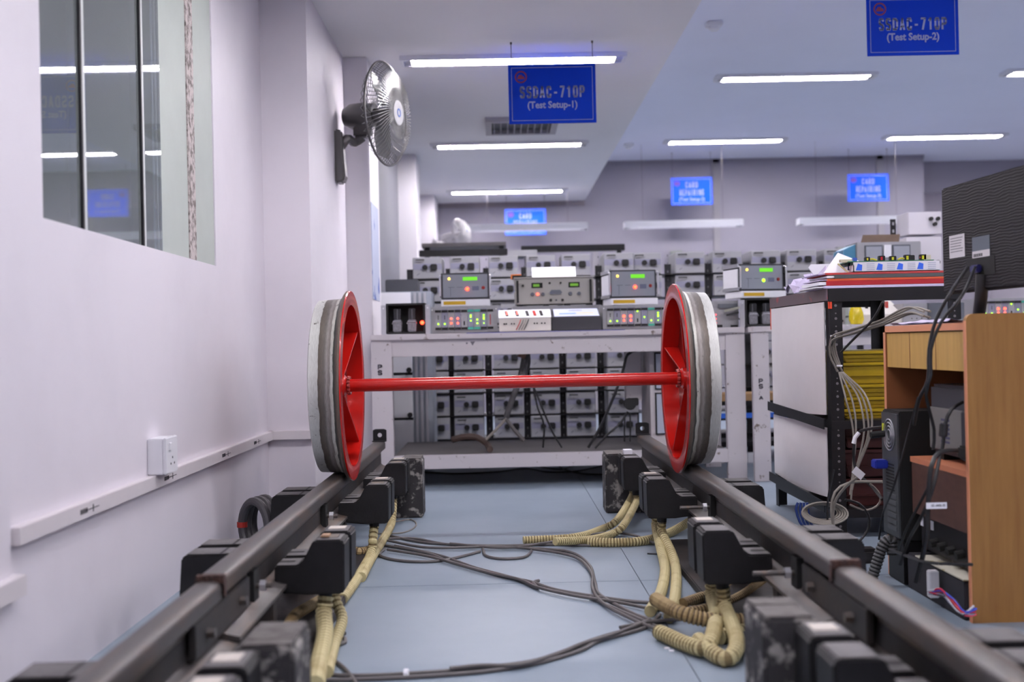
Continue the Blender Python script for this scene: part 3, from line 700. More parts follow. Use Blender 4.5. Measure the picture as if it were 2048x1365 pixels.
hose([(XRr-.165, 4.775, .125), (XRr-.17, 4.77, .08), G(1322, 1100, .04), G(1330, 1140, hr), G(1322, 1185, hr), G(1300, 1224, hr)], hr*1.1, hosem, 'beige corrugated hose hanging from the third right sensor pair, left one', pitch=0.022)
hose([(XRr-.165, 4.62, .125), (XRr-.165, 4.62, .08), G(1342, 1105, .04), G(1352, 1140, hr), G(1350, 1195, hr), G(1338, 1238, hr)], hr*1.1, hosem, 'beige corrugated hose hanging from the third right sensor pair, right one', pitch=0.022)
hose([(XRr-.165, 5.645, .125), (XRr-.17, 5.64, .09), G(1235, 1040, .05), G(1205, 1058, hr), G(1150, 1075, hr), G(1046, 1081, hr)], hr, hosem, 'long beige corrugated hose curling from the farthest right sensors to mid floor')
hose([(XRr-.165, 5.49, .125), (XRr-.165, 5.48, .09), G(1248, 1050, .05), G(1225, 1068, hr), G(1180, 1080, hr), G(1110, 1084, hr+.02)], hr, hosem, 'beige corrugated hose beside the long one from the farthest right sensors')
hose([G(1386, 1040, .05), G(1340, 1066, hr), G(1290, 1082, hr), G(1230, 1086, hr), G(1174, 1085, hr)], hr*1.15, hosem, 'short beige corrugated hose lying open ended on the floor behind the right sensors')
hose([G(1312, 1200, .06), G(1350, 1222, .07), G(1400, 1238, .055), G(1450, 1242, .045), G(1505, 1242, .04)], r2, hosed, 'beige corrugated hose running right toward the near concrete block, upper one')
hose([G(1366, 1208, hr), G(1400, 1196, hr), G(1440, 1186, hr), G(1490, 1160, hr)], hr, hosed, 'short beige corrugated hose end between the right sensor hoses')
hose([G(1376, 1226, .03), G(1430, 1215, .03), G(1480, 1195, .03), G(1530, 1160, .03)], hr, hosed, 'dirty beige hose behind the second right sensor pair')
hose([G(1440, 1274, r2), G(1475, 1266, r2), G(1520, 1258, r2)], r2, hosem, 'short beige hose stub beside the near right concrete block')
hose([(XL+.165, 3.36, .125), (XL+.162, 3.34, .08), G(650, 1270, .05), G(640, 1320, .03), G(630, 1372, .028)], .025, hosem, 'thick beige corrugated hose dropping from the second left sensor pair', pitch=0.02)
hose([(XL+.165, 3.515, .125), (XL+.175, 3.50, .08), G(684, 1240, .04), G(668, 1290, hr), G(654, 1345, hr)], hr, hosem, 'thinner beige corrugated hose beside the thick one under the second left sensors', pitch=0.02)
hose([(XL+.165, 4.66, .125), (XL+.163, 4.62, .08), G(742, 1108, .03), G(724, 1142, hr), G(702, 1176, hr), G(684, 1200, hr)], hr*1.1, hosem, 'beige corrugated hose slanting from the third left sensor pair', pitch=0.022)
hose([(XL+.165, 5.49, .125), (XL+.168, 5.42, .08), G(782, 1050, .03), G(766, 1080, hr), G(742, 1118, hr), G(722, 1156, hr)], hr*1.1, hosem, 'beige corrugated hose slanting from the farthest left sensor pair', pitch=0.022)
hose([G(650, 1196, .05), G(618, 1214, .06), G(590, 1232, .06), G(570, 1262, .05)], hr, hosed, 'brownish corrugated hose passing under the left rail')
hose([G(690, 1092, .05), G(716, 1104, .04), G(742, 1100, .03)], hr, hosed, 'dirty corrugated hose behind the left sensors')
# ================================================================ CABLES ON THE FLOOR
def cable(pts, r, m, label, group=None, cat='cable', name='cable'):
    pth = smooth_path(pts, .025)
    return tag(obj(name, MB().tube(pth, r, n=7), m, sm=True, origin=(pth[0].x, pth[0].y, min(p.z for p in pth)-r)), label, cat, group)
GC = 'grey cables on the floor'
def fc(pp, label, r=.0058, z=None, m=None):
    z = r if z is None else z
    cable([G(x, y, z) for x, y in pp], r, m or cabm, label, GC)
fc([(770, 1070), (850, 1086), (960, 1092), (1060, 1097), (1140, 1105), (1178, 1130), (1190, 1165), (1200, 1190), (1260, 1225), (1310, 1245)], 'grey floor cable along the far edge, bending down at right toward the conduits')
fc([(775, 1082), (860, 1096), (1000, 1094), (1080, 1101), (1150, 1115), (1182, 1145), (1186, 1180), (1210, 1210), (1270, 1242), (1320, 1262)], 'grey floor cable doubling the far one through its right hand bend', z=.012)
fc([(765, 1078), (830, 1078), (900, 1090), (1000, 1092), (1100, 1090), (1180, 1092)], 'grey floor cable running straight right to the short open hose')
fc([(900, 1088), (1010, 1096), (1100, 1085), (1160, 1074), (1220, 1066), (1270, 1072), (1310, 1088)], 'grey floor cable arching over the short open hose', z=.014)
fc([(760, 1090), (850, 1106), (900, 1124), (1000, 1152), (1060, 1164), (1120, 1182), (1250, 1202), (1330, 1208), (1420, 1222)], 'grey floor cable crossing diagonally from left middle to right hoses')
fc([(775, 1100), (860, 1114), (960, 1142), (1040, 1160), (1075, 1175), (1150, 1192), (1240, 1206), (1330, 1222), (1416, 1220)], 'grey floor cable twisted with the diagonal one', z=.012)
fc([(790, 1092), (880, 1112), (950, 1136), (1030, 1158), (1075, 1178), (1066, 1166), (1078, 1162)], 'short grey cable ending with a small loop on the diagonal run')
fc([(770, 1098), (760, 1112), (800, 1122), (860, 1124), (905, 1118), (960, 1104)], 'grey cable loop lying below the left end of the bundle')
fc([(966, 1098), (972, 1112), (1000, 1118), (1045, 1116), (1062, 1104), (1060, 1094)], 'grey cable drooping in a small arc at the middle of the far run')
fc([(560, 1340), (700, 1352), (850, 1346), (960, 1336), (1060, 1324), (1140, 1300), (1180, 1282), (1260, 1258), (1310, 1246), (1400, 1232)], 'grey cable in the foreground curving up to the right hoses, front one')
fc([(640, 1362), (760, 1358), (900, 1350), (1000, 1340), (1080, 1326), (1160, 1302), (1200, 1282), (1290, 1256), (1320, 1230)], 'grey cable in the foreground curving up to the right hoses, second one')
fc([(900, 1338), (960, 1332), (1040, 1330), (1120, 1306), (1170, 1286), (1230, 1268), (1300, 1240)], 'grey cable in the foreground curving up to the right hoses, third one', z=.014)
fc([(1180, 1196), (1230, 1218), (1300, 1248), (1330, 1262)], 'grey cable ending at the mouth of the right hoses')
fc([(1240, 1256), (1290, 1246), (1350, 1240), (1440, 1236)], 'grey cable slipping between the crossed right hoses', z=.014)
fc([(690, 1010), (760, 1044), (820, 1040), (832, 1052), (806, 1066), (756, 1068)], 'thin pale cable looping round the far left concrete block', r=.0035, m=cabg)
fc([(690, 1268), (655, 1262), (690, 1278), (680, 1290), (630, 1286)], 'grey cable curl beside the near left hose')
fc([(640, 1300), (680, 1330), (700, 1350), (720, 1380)], 'dark grey cable end beside the near left hose', m=cabm)
fc([(1295, 1108), (1360, 1112), (1430, 1118)], 'thin dark cable on the floor behind the right sensors', r=.003, m=cabk)
tz = G(813, 1345, .012)
tag(obj('cable_tie', MB().cyl((tz.x-.006, tz.y-.012, .010), (tz.x+.006, tz.y-.012, .010), .014, n=10), whitep, bev=.001), 'white cable tie round the foreground cables', 'cable tie')
for i, (px, py) in enumerate(((1335, 1298), (1344, 1303))):
    c = G(px, py, .001); o = obj('paper_scrap', MB().box(c.x-.008, c.x+.006, c.y-.006, c.y+.006, 0, .004), whitep, bev=.001)
    tag(o, 'tiny white scrap on the floor below the looping hose, %s one' % ('left' if i == 0 else 'right'), 'scrap', 'paper scraps')
# ================================================================ RACK OF GREY INSTRUMENT BOXES
YX = 8.5; PXW = 57*YX/F; PITCH = 46*YX/F
colx = [858, 933, 1010, 1086, 1156, 1240, 1298, 1384, 1459, 1536, 1606, 1682]
lowx = [866, 936, 1016, 1089, 1161, 1242, 1298, 1384, 1459, 1540, 1612, 1690]
zb = P(936, 880, YX).z; ZB = [zb+PITCH*k for k in range(8)]
bw, bh, bd = .218, PITCH-.012, .34
proto = None
ords = ['leftmost', 'second', 'third', 'fourth', 'fifth', 'sixth', 'seventh', 'eighth', 'ninth', 'tenth', 'eleventh', 'twelfth']
rowsn = ['bottom row', 'second row from bottom', 'third row from bottom', 'fourth row from bottom', 'fifth row from bottom', 'third row from top', 'second row from top', 'top row']
rk = thing('box_rack', 'black slotted angle rack behind the bench holding grey instrument boxes', 'rack', (.9, 8.5, 0))
uprx = []
for i in range(12):
    for k in range(8):
        hid = (i >= 6 and k < 6 and not (i in (9, 10) and k in (1, 2, 3, 4)))
        if hid: continue
        px = lowx[i] if k < 5 else colx[i]
        x = P(px, 700, YX).x; z = ZB[k]+.0065
        yj = YX+random.uniform(-.01, .02)-(.06 if i == 5 else 0); dx = random.uniform(-.004, .004)
        lab = 'grey instrument box with two sockets, %s, %s' % (rowsn[k], 'leftmost column' if i == 0 else ords[i]+' column from left')
        if proto is None:
            t = proto = thing('instrument_box', lab, 'instrument box', (x+dx, yj, z), 'grey instrument boxes on the rack')
            def A(a): return a-PXW/2
            obj('case', MB().box(-bw/2, bw/2, 0, bd, 0, bh), boxm, t, bev=.004, local=True, seg=1)
            obj('panel_band', MB().box(-bw/2+.004, bw/2-.004, -.0015, 0, bh*.42, bh*.7), boxp, t, local=True)
            obj('handle', MB().tube([(-bw*.38, 0, bh*.88), (-bw*.38, -.02, bh*.88), (-bw*.12, -.02, bh*.88), (-bw*.12, 0, bh*.88)], .0045, n=6), blk, t, local=True)
            obj('round_socket', MB().cyl((-bw*.08, 0, bh*.53), (-bw*.08, -.02, bh*.53), .020, n=14), blk, t, local=True)
            obj('square_socket', MB().box(bw*.10, bw*.33, -.024, 0, bh*.38, bh*.68), blk, t, bev=.006, local=True)
            obj('switch_mark', MB().beam((-bw*.36, -.001, bh*.17), (-bw*.27, -.001, bh*.26), .004, .002, up=(0, 1, 0)), greyd, t, local=True)
        else: dup(proto, (x+dx, yj, z), lab)
for i in range(13):
    if i == 0: x = P(lowx[0], 700, YX).x-.16
    elif i == 12: x = P(colx[11], 700, YX).x+.16
    else: x = (P(lowx[i-1], 700, YX).x+P(lowx[i], 700, YX).x)/2
    u = MB().box(x-.025, x+.025, YX+.05, YX+.055, 0, ZB[7]+.08)
    uo = obj('upright', u, darker, rk)
    if i in (2, 3, 4, 5, 7, 8):
        hs = MB()
        for k in range(24): hs.box(x-.004, x+.004, YX+.0485, YX+.05, .1+k*.06, .115+k*.06)
        obj('slot_holes', hs, mat('rack_hole_grey', (96, 94, 98), .7, var=0), uo, kind='stuff')
xa, xb = P(lowx[0], 700, YX).x-.14, P(colx[11], 700, YX).x+.14
for k in range(8):
    obj('shelf', MB().box(xa, xb, YX+.0, YX+.40, ZB[k]-.002, ZB[k]+.004), darker, rk)
obj('kick_plate', MB().box(xa, xb, YX+.01, YX+.02, ZB[0]-.10, ZB[0]-.002), darker, rk)
# far dark beams and grey slab seen over the boxes
x0, x1, z0, z1 = R(838, 499, 1015, 512, 9.6)
tag(obj('steel_beam', MB().box(x0, x1, 9.6, 9.66, z0, z1), darker, bev=.004), 'long black beam behind the boxes at left, under the far fan', 'beam', 'black beams behind the boxes')
x0, x1, z0, z1 = R(1042, 490, 1250, 503, 10.2)
b2 = obj('steel_beam', MB().box(x0, x1, 10.2, 10.26, z0, z1), darker, bev=.004); tag(b2, 'long black beam behind the boxes at the centre, slightly higher', 'beam', 'black beams behind the boxes')
for xx, zz in ((x0+.05, z0), (x1-.05, z0)): obj('leg', MB().box(xx-.02, xx+.02, 10.21, 10.25, 0, zz), darker, b2, local=False)
x0, x1, z0, z1 = R(845, 490, 1012, 499, 9.7)
t = thing('side_table', 'grey topped table behind the boxes carrying the black beam', 'table', ((x0+x1)/2, 9.8, 0))
obj('table_top', MB().box(x0, x1, 9.6, 10.1, z1-.02, z1+.01), shelfgrey, t)
for xx in (x0+.04, x1-.04): obj('leg', MB().box(xx-.02, xx+.02, 9.68, 9.72, 0, z1-.02), darker, t)
x0, x1, z0, z1 = R(1016, 502, 1074, 517, 8.7)
tag(obj('grey_tray', MB().box(x0, x1, 8.62, 8.9, ZB[7]+bh+.006, z1), boxm, bev=.004), 'flat grey tray lying on top of the third and fourth boxes', 'tray')
# ================================================================ WHITE CABINET at the left
x0, x1, z0, z1 = R(748, 584, 824, 884, 7.95)
t = thing('white_cabinet', 'white panelled cabinet by the left columns behind the bench', 'cabinet', ((x0+x1)/2, 8.2, 0))
x0 = max(x0, -.86)
obj('carcass', MB().box(x0, x1+.14, 7.97, 8.38, 0, z1), mat('cabinet_side_grey', (150, 156, 166), .5, var=.05), t, bev=.004)
zs = [.02, P(780, 840, 7.95).z, P(780, 750, 7.95).z, P(780, 665, 7.95).z, z1]
for a, b_ in zip(zs, zs[1:]):
    d = obj('door_panel', MB().box(x0+.004, x1, 7.95, 7.97, a+.012, b_-.006), whitem, t, bev=.002)
    obj('knob', MB().cyl((x1-.02, 7.95, a+.03), (x1-.02, 7.92, a+.03), .018, n=12), dark, d)
    obj('panel_gap', MB().box(x0+.004, x1, 7.955, 7.968, a-.006, a+.012), darker, t)
for k in range(3): obj('side_rail', MB().box(x1+.02+k*.035, x1+.036+k*.035, 7.95, 7.97, .02, z1-.01), alum, t)
x0b, x1b, z0b, z1b = R(772, 560, 836, 582, 8.1)
tag(obj('dark_case', MB().box(x0b, x1b, 8.05, 8.3, z1+.0, z1+.09), mat('dark_case_paint', (58, 60, 66), .5, var=.1), bev=.006), 'dark grey case lying on top of the white cabinet', 'case')
o = obj('wall_poster', MB().box(-.78+.0, -.776, 7.1, 7.5, 1.15, 1.75), mat('poster_pale', (176, 184, 206), .6, c2=(60, 90, 170), scale=5, thr=(.55, .6)))
tag(o, 'pale poster with blue marks on side of the near column', 'poster')
# ================================================================ WORKBENCHES
YT = 6.9
t = bench = thing('workbench', 'long chipped white wooden workbench behind the wheels', 'workbench', (.34, 7.3, 0))
bx0, bx1 = -.775, 1.47; zt = .925
obj('bench_top', MB().box(bx0, bx1, YT-.02, 7.75, zt-.035, zt), benchm, t, bev=.004)
obj('apron', MB().box(bx0+.10, bx1-.10, YT+.01, YT+.045, .79, zt-.035), benchm, t, bev=.003)
for x0, x1, y0 in ((bx0, bx0+.125, YT), (bx1-.115, bx1, YT)):
    xr_ = bx0+.06 if x0 == bx0 else x1
    obj('leg', MB().box(x0, x1, y0, y0+.05, 0, zt-.035), benchm, t, bev=.003)
    obj('leg', MB().box(x0+.005, xr_-.005, 7.68, 7.73, 0, zt-.035), benchm, t, bev=.003)
obj('lower_shelf', MB().box(bx0+.125, bx1-.115, YT+.05, 7.93, .172, .192), shelfgrey, t)
obj('front_beam', MB().box(bx0+.125, bx1-.115, YT+.0, YT+.05, .112, .195), benchm, t, bev=.003)
ink = mat('grey_ink', (110, 106, 116), .6, var=0)
for ch, z_ in (('P', .732), ('S', .698)): obj('leg_marking', stroke_text(ch, (bx0+.052, YT, z_), .036, .032, YT-.001, .009), ink, t)
cq = P(945, 688, YT+.009)
obj('apron_marking', MB().add([(cq.x-.014, YT+.009, cq.z+.014), (cq.x+.016, YT+.009, cq.z+.014), (cq.x, YT+.009, cq.z-.012)], [(0, 1, 2)]), ink, t)
obj('apron_marking', MB().cyl((cq.x-.034, YT+.0105, cq.z+.004), (cq.x-.034, YT+.009, cq.z+.004), .006, n=10), ink, t)
obj('hanger_post', MB().box(.80, .90, 7.35, 7.45, .47, .80), benchm, t, bev=.004)
obj('post_cap', MB().box(.79, .91, 7.34, 7.46, .80, .87), mat('brown_bare_wood', (120, 86, 66), .8, var=.2), t, bev=.004)
# cupboard below, at right
x0, x1, z0, z1 = R(1300, 702, 1452, 868, 7.15)
t = thing('under_bench_cupboard', 'pale framed cupboard under the bench behind the right wheel', 'cupboard', ((x0+x1)/2, 7.3, .196))
obj('carcass', MB().box(x0, min(x1, 1.35), 7.15, 7.6, .196, .80), benchm, t, bev=.003)
xm = (x0+1.34)/2
for a, b_ in ((x0+.03, xm-.015), (xm+.015, 1.32)):
    for c_, d in ((.27, .53), (.55, .78)):
        f = obj('door_panel', MB().box(a, b_, 7.138, 7.15, c_, d), darker, t)
        obj('inset', MB().box(a+.008, b_-.008, 7.13, 7.138, c_+.008, d-.008), mat('pale_blue_grey_panel', (176, 182, 198), .5, var=.03), f)
# second bench
t = thing('workbench', 'second white workbench beyond the black shelf at right, marked leg', 'workbench', (2.5, 7.3, 0))
obj('bench_top', MB().box(1.50, 3.6, 6.83, 7.75, zt-.035, zt), benchm, t, bev=.004)
obj('apron', MB().box(1.66, 3.5, 6.9, 6.94, .80, zt-.035), benchm, t, bev=.003)
c1 = P(1522, 700, 6.85).x
obj('leg', MB().prism([(c1-.055, zt-.035), (c1+.045, zt-.035), (c1+.045, 0), (c1-.055, 0)], 6.84, 6.88, 'y'), benchm, t, bev=.003)
obj('leg', MB().box(3.45, 3.55, 6.84, 6.9, 0, zt-.035), benchm, t, bev=.003)
obj('leg', MB().box(1.53, 1.63, 7.66, 7.72, 0, zt-.035), benchm, t, bev=.003)
obj('leg', MB().box(3.45, 3.55, 7.66, 7.72, 0, zt-.035), benchm, t, bev=.003)
for ch, z_ in (('P', .60), ('S', .568), ('A', .50)): obj('leg_marking', stroke_text(ch, (c1-.008, 6.84, z_), .034, .030 if ch != 'A' else .024, 6.839, .008), ink, t)
tag(obj('wooden_board', MB().box(1.48, 2.4, 8.05, 8.35, .42, .47), mat('pale_wood', (176, 140, 100), .6, var=.1)), 'pale wooden board seen between the bench legs', 'board').location.z += 0
t = thing('low_rack', 'low dark rack with a blue strip beyond the bench legs', 'rack', (1.9, 8.2, 0))
for z_ in (.12, .30, .405): obj('shelf', MB().box(1.46, 2.42, 8.04, 8.36, z_-.015, z_+.015), darker, t)
for xx in (1.47, 2.40): obj('post', MB().box(xx-.012, xx+.012, 8.04, 8.08, 0, .42), darker, t)
obj('blue_strip', MB().box(1.46, 2.42, 8.03, 8.042, .30, .335), mat('bright_blue_strip', (50, 110, 220), .5, var=0), t)
for k, px in enumerate((1440, 1503)):
    c = P(px, 932, 7.9); tag(obj('white_cube', MB().cbox((c.x, 7.9, .035), (.07, .07, .07)), whitem, bev=.006), 'small white block on the floor behind the bench legs, %s one' % ('left' if k == 0 else 'right'), 'block', 'white blocks')
# ---- instruments on the bench
def led(p, m, par, r=.0048): return obj('indicator', MB().cyl((p[0], p[1], p[2]), (p[0], p[1]-.005, p[2]), r, r*.6, n=8), m, par)
def relay_box(px0, py0, px1, py1, Y, label, red=True):
    x0, x1, _, z1 = R(px0, py0, px1, py1, Y); z0 = zt
    t = thing('relay_box', label, 'relay box', ((x0+x1)/2, Y, z0), 'relay boxes')
    w = .012
    obj('case', MB().box(x0, x1, Y+.12, Y+.135, z0+.004, z1).box(x0, x0+w, Y, Y+.12, z0+.004, z1).box(x1-w, x1, Y, Y+.12, z0+.004, z1).box(x0+w, x1-w, Y, Y+.12, z1-w, z1).box(x0+w, x1-w, Y, Y+.12, z0+.004, z0+.004+w), blk, t)
    for a, b_ in ((x0-.03, x0-.002), (x1+.002, x1+.03)):
        obj('rack_ear', MB().box(a, b_, Y, Y+.01, z0, z1-.01), alum, t, bev=.001)
        led(((a+b_)/2, Y, z1-.03), whitem, t, .005)
    for k in (0, 1):
        cx = x0+(x1-x0)*(.27+.38*k); zb_ = z0+.016
        r = obj('relay', MB().box(cx-.026, cx+.026, Y+.03, Y+.09, zb_, zb_+.075), mat('relay_base_metal', (140, 140, 146), .35, metal=.6, var=.25, scale=90), t, bev=.005)
        obj('clear_cover', MB().box(cx-.022, cx+.022, Y+.035, Y+.085, zb_+.075, z1-.03), mat('dim_clear_cover', (70, 72, 76), .1, var=0, alpha=.5), r, bev=.004)
        obj('contact_pin', MB().box(cx-.002, cx+.002, Y+.05, Y+.06, zb_+.08, z1-.035), alum, r)
        obj('retaining_clip', MB().tube([(cx-.03, Y+.028, zb_+.05), (cx-.024, Y+.025, zb_+.062), (cx+.024, Y+.025, zb_+.062), (cx+.03, Y+.028, zb_+.05)], .003, n=5), alum, r)
    if red: led((x1-.018, Y-.004, z0+.07), mat('bright_red_lamp', (255, 40, 20), .4, emit=22, var=0), t, .012)
relay_box(772, 607, 850, 662, 7.0, 'black relay box with red lamp at left end of the bench')
relay_box(1490, 596, 1560, 652, 6.95, 'black relay box on the bench beside the black shelf', False)
def card_rack(px0, py0, px1, Y, label, v=0, zbase=None):
    x0, x1, _, z1 = R(px0, py0, px1, 660, Y); z0 = zt if zbase is None else zbase; w = x1-x0; h = z1-z0
    t = thing('card_rack', label, 'card rack', ((x0+x1)/2, Y, z0), 'card racks with indicator lights')
    obj('case', MB().box(x0, x1, Y+.005, Y+.27, z0+.004, z1), boxm, t, bev=.003)
    a0 = x0+.06*w; a1 = x1-.06*w; n = 9; mw = (a1-a0)/n
    for k in range(n):
        xa_ = a0+k*mw; tl = k in (5, 6) if v == 0 else k == 6
        md = obj('module', MB().box(xa_+.001, xa_+mw-.001, Y-.004, Y+.005, z0+.12*h, z1-.1*h), boxp if k % 2 else boxm, t)
        for zz in (z0+.14*h, z1-.215*h):
            obj('module_handle', MB().box(xa_+.002, xa_+mw-.002, Y-.010, Y-.004, zz, zz+.085*h), teal if tl else blk, md)
        cx = xa_+mw/2
        def L_(f, m, r=.0048): obj('indicator', MB().cyl((cx, Y-.004, z0+f*h), (cx, Y-.009, z0+f*h), r, r*.6, n=8), m, md)
        if k in (0, 1): L_(.36, ledg); obj('slot_mark', MB().box(cx-.002, cx+.002, Y-.005, Y-.004, z0+.52*h, z0+.68*h), blk, md)
        elif k in (2, 3): L_(.38, ledr, .006); L_(.55, ledr, .006 if v == 0 else .0085); 
        elif k == 4:
            obj('slot_mark', MB().box(cx-.004, cx+.004, Y-.006, Y-.004, z0+.3*h, z0+.45*h), blk, md)
            if v: L_(.74, ledg)
        elif k == 5: 
            if v == 0: L_(.66, ledg); L_(.60, ledg); L_(.46, ledg)
            else: L_(.5, ledg)
        elif k == 6: L_(.36, ledg); (L_(.5, ledg) if v == 0 else None)
        elif k == 7: L_(.66, ledg); L_(.58, ledg); L_(.52, ledg); L_(.36, ledg, .0035)
        else: obj('slot_mark', MB().box(cx-.003, cx+.003, Y-.006, Y-.004, z0+.3*h, z0+.68*h), mat('red_slot', (150, 40, 50), .5, var=0), md)
    obj('edge_screws', MB().cyl((x0+.02*w, Y+.005, z1-.12*h), (x0+.02*w, Y-.002, z1-.12*h), .004, n=8).cyl((x1-.02*w, Y+.005, z1-.12*h), (x1-.02*w, Y-.002, z1-.12*h), .004, n=8), whitem, t)
    return x0, x1, z1
a = card_rack(862, 613, 995, 7.02, 'grey card rack with red and green lights right of the relay box')
b_ = card_rack(1205, 610, 1345, 7.02, 'grey card rack with bright red lights behind the right wheel', 1)
c_ = card_rack(1600, 606, 1692, 7.02, 'grey card rack seen through the black shelf, beside the yellow bag')
d_ = card_rack(1955, 596, 2090, 7.05, 'grey card rack at far right behind the monitor stand', 1)
def tester(px0, py0, px1, py1, Y, zbase, label, lamp, rz=0., side=False):
    x0, x1, z0_, z1 = R(px0, py0, px1, py1, Y); z0 = zbase; w = x1-x0; cx = (x0+x1)/2
    t = thing('relay_tester', label, 'tester', (cx, Y, z0), 'grey testers with green displays')
    M = Matrix.Translation((cx, Y, 0)) @ Matrix.Rotation(rz, 4, 'Z')
    def O(n, mb, m, p=t, **k): mb.xf(M); return obj(n, mb, m, p, **k)
    hw = w/2; zp = z0+.045; h = z1-zp
    O('base_plate', MB().box(-hw, hw, -.03, .2, z0, zp-.004), whitem, bev=.003)
    O('yellow_label', MB().box(-hw+.015, -hw+.15, -.0315, -.03, z0+.01, zp-.014), mat('yellow_label', (196, 156, 20), .5, var=.05))
    O('case', MB().box(-hw, hw, 0, .22, zp, z1), mat('tester_case_dark', (48, 50, 56), .5, var=.05), bev=.004)
    O('front_panel', MB().box(-hw+.012, hw-.012, -.004, 0, zp+.01, z1-.01), mat('tester_panel', (132, 136, 146), .4, var=.02))
    f = .006
    for s_ in (-1, 1): O('handle_bar', MB().tube([(s_*(hw+.002), .0, z1-.015), (s_*(hw+.004), -.025, z1-.02), (s_*(hw+.004), -.025, zp+.02), (s_*(hw+.002), 0, zp+.015)], .006, n=8), alum, sm=True)
    O('display', MB().box(-hw*.1, hw*.5, -.0055, -.004, z1-.3*h, z1-.16*h), lcdm)
    def C(x, z, r, m, n='indicator'): O(n, MB().cyl((x, -.004, z), (x, -.010, z), r, r*.7, n=12), m)
    C(-hw*.66, z1-.22*h, .007, ledy)
    C(hw*.08, z1-.62*h, .0105, mat('bright_red_lamp', (255, 40, 20), emit=22) if lamp == 'r' else ledg)
    C(hw*.74, z1-.58*h, .011, mat('dark_red_button', (140, 30, 20), .4, var=0), 'push_button')
    O('membrane', MB().box(hw*.28, hw*.56, -.005, -.004, z1-.68*h, z1-.52*h), mat('membrane_blue_grey', (96, 100, 122), .5, var=0))
    O('legend_lines', MB().box(-hw*.7, -hw*.45, -.005, -.004, z1-.56*h, z1-.54*h).box(-hw*.35, -hw*.1, -.005, -.004, z1-.56*h, z1-.54*h).box(-hw*.62, -hw*.6, -.005, -.004, z1-.9*h, z1-.56*h), mat('legend_grey', (96, 98, 106), .5, var=0))
    if side: 
        O('side_cover', MB().box(-hw-.006, -hw-.001, .01, .21, zp+.02, z1-.03), whitem)
        O('side_trim', MB().box(-hw-.009, -hw-.001, .0, .22, zp, zp+.018), alum); O('side_trim', MB().box(-hw-.009, -hw-.001, 0, .22, z1-.022, z1), alum)
tester(882, 546, 979, 598, 7.06, a[2]+.001, 'grey tester with red lamp and green display on the left card rack', 'r')
tester(1218, 540, 1314, 597, 7.06, b_[2]+.001, 'grey tester with red lamp and green display, left of the right wheel', 'r', .12, True)
# third tester stands on its own relay box and a grey chassis
x0, x1, _, z1 = R(1428, 610, 1482, 655, 7.0)
t = thing('wiring_chassis', 'grey chassis with clipped cables and pink lights right of the wheel', 'chassis', ((x0+x1)/2, 7.0, zt))
obj('case', MB().box(x0, x1-.01, 7.02, 7.24, zt, zt+.165), boxm, t, bev=.003)
obj('terminal_strip', MB().box(x0+.03, x1-.02, 7.0, 7.02, zt+.12, zt+.145), greyd, t)
obj('clip_bar', MB().beam((x0+.06, 6.98, zt+.10), (x1+.01, 6.96, zt+.125), .02, .014), mat('clip_beige', (150, 150, 136), .5, var=.1), t)
obj('dark_lever', MB().beam((x0+.07, 6.975, zt+.075), (x1-.02, 6.97, zt+.09), .015, .012), dark, t)
for k in range(3): led((x0+.014, 7.018, zt+.03+k*.025), mat('pink_led', (255, 80, 90), emit=3), t)
obj('foot', MB().box(x0+.01, x0+.05, 7.0, 7.03, zt, zt+.018).box(x1-.06, x1-.02, 7.0, 7.03, zt, zt+.015), blk, t)
tg = R(1490, 596, 1560, 652, 6.95)[3]
tester(1474, 528, 1572, 590, 7.0, tg+.002, 'grey tester with green lamp standing on the right relay box', 'g', .25, True)
# switch box
x0, x1, _, z1 = R(998, 620, 1102, 660, 6.96)
t = thing('switch_box', 'white sloping switch box with red and black toggles on the bench', 'switch box', ((x0+x1)/2, 6.98, zt))
zf = zt+.085; zk = zt+.135; yf, yk = 6.96, 7.12
obj('case', MB().prism([(yf, zt+.004), (yf, zf), (yk, zk), (yk, zt+.004)], x0, x1, 'x'), mat('warm_white_case', (206, 202, 196), .5, var=.02), t, bev=.003)
obj('sloping_lid', MB().prism([(yf-.004, zf), (yf-.004, zf+.003), (yk, zk+.004), (yk, zk)], x0-.002, x1+.002, 'x'), whitep, t)
def on_slope(fx, fy, dz=0): return Vector((x0+(x1-x0)*fx, yf+(yk-yf)*fy, zf+(zk-zf)*fy+.004+dz))
for fx, col, nm in ((.16, ledr, 'red'), (.36, ledr, 'red'), (.56, dark, 'black'), (.7, mat('red_knob', (170, 40, 24), .4, var=0), 'red'), (.83, dark, 'black')):
    p0, p1 = on_slope(fx, .15), on_slope(fx-.02, .75)
    s_ = obj('toggle_strip', MB().beam(p0, p1, .016, .010), blk if col is ledr else col, t)
    if col is ledr:
        for q in (.3, .5, .68): 
            c = on_slope(fx-.005, q, .005); obj('lamp', MB().cbox(c, (.010, .014, .006)), mat('soft_red_led', (255, 120, 110), emit=2.2, var=0), s_)
for fx in (.10, .14, .24, .29, .68, .73, .82, .88):
    obj('terminal', MB().cyl((x0+(x1-x0)*fx, yf, zt+.05), (x0+(x1-x0)*fx, yf-.006, zt+.05), .005, n=8), dark, t)
for k in range(4):
    q = x0+(x1-x0)*(.42+.05*k)
    obj('test_lead', MB().tube(smooth_path([(q, yf-.002, zt+.075), (q-.01, yf-.02, zt+.05), (q-.03, yf-.02, zt+.012)], .01), .0028, n=6), (mat('red_lead', (170, 40, 40), .5, var=0), cabm, cabg, cabk)[k], t)
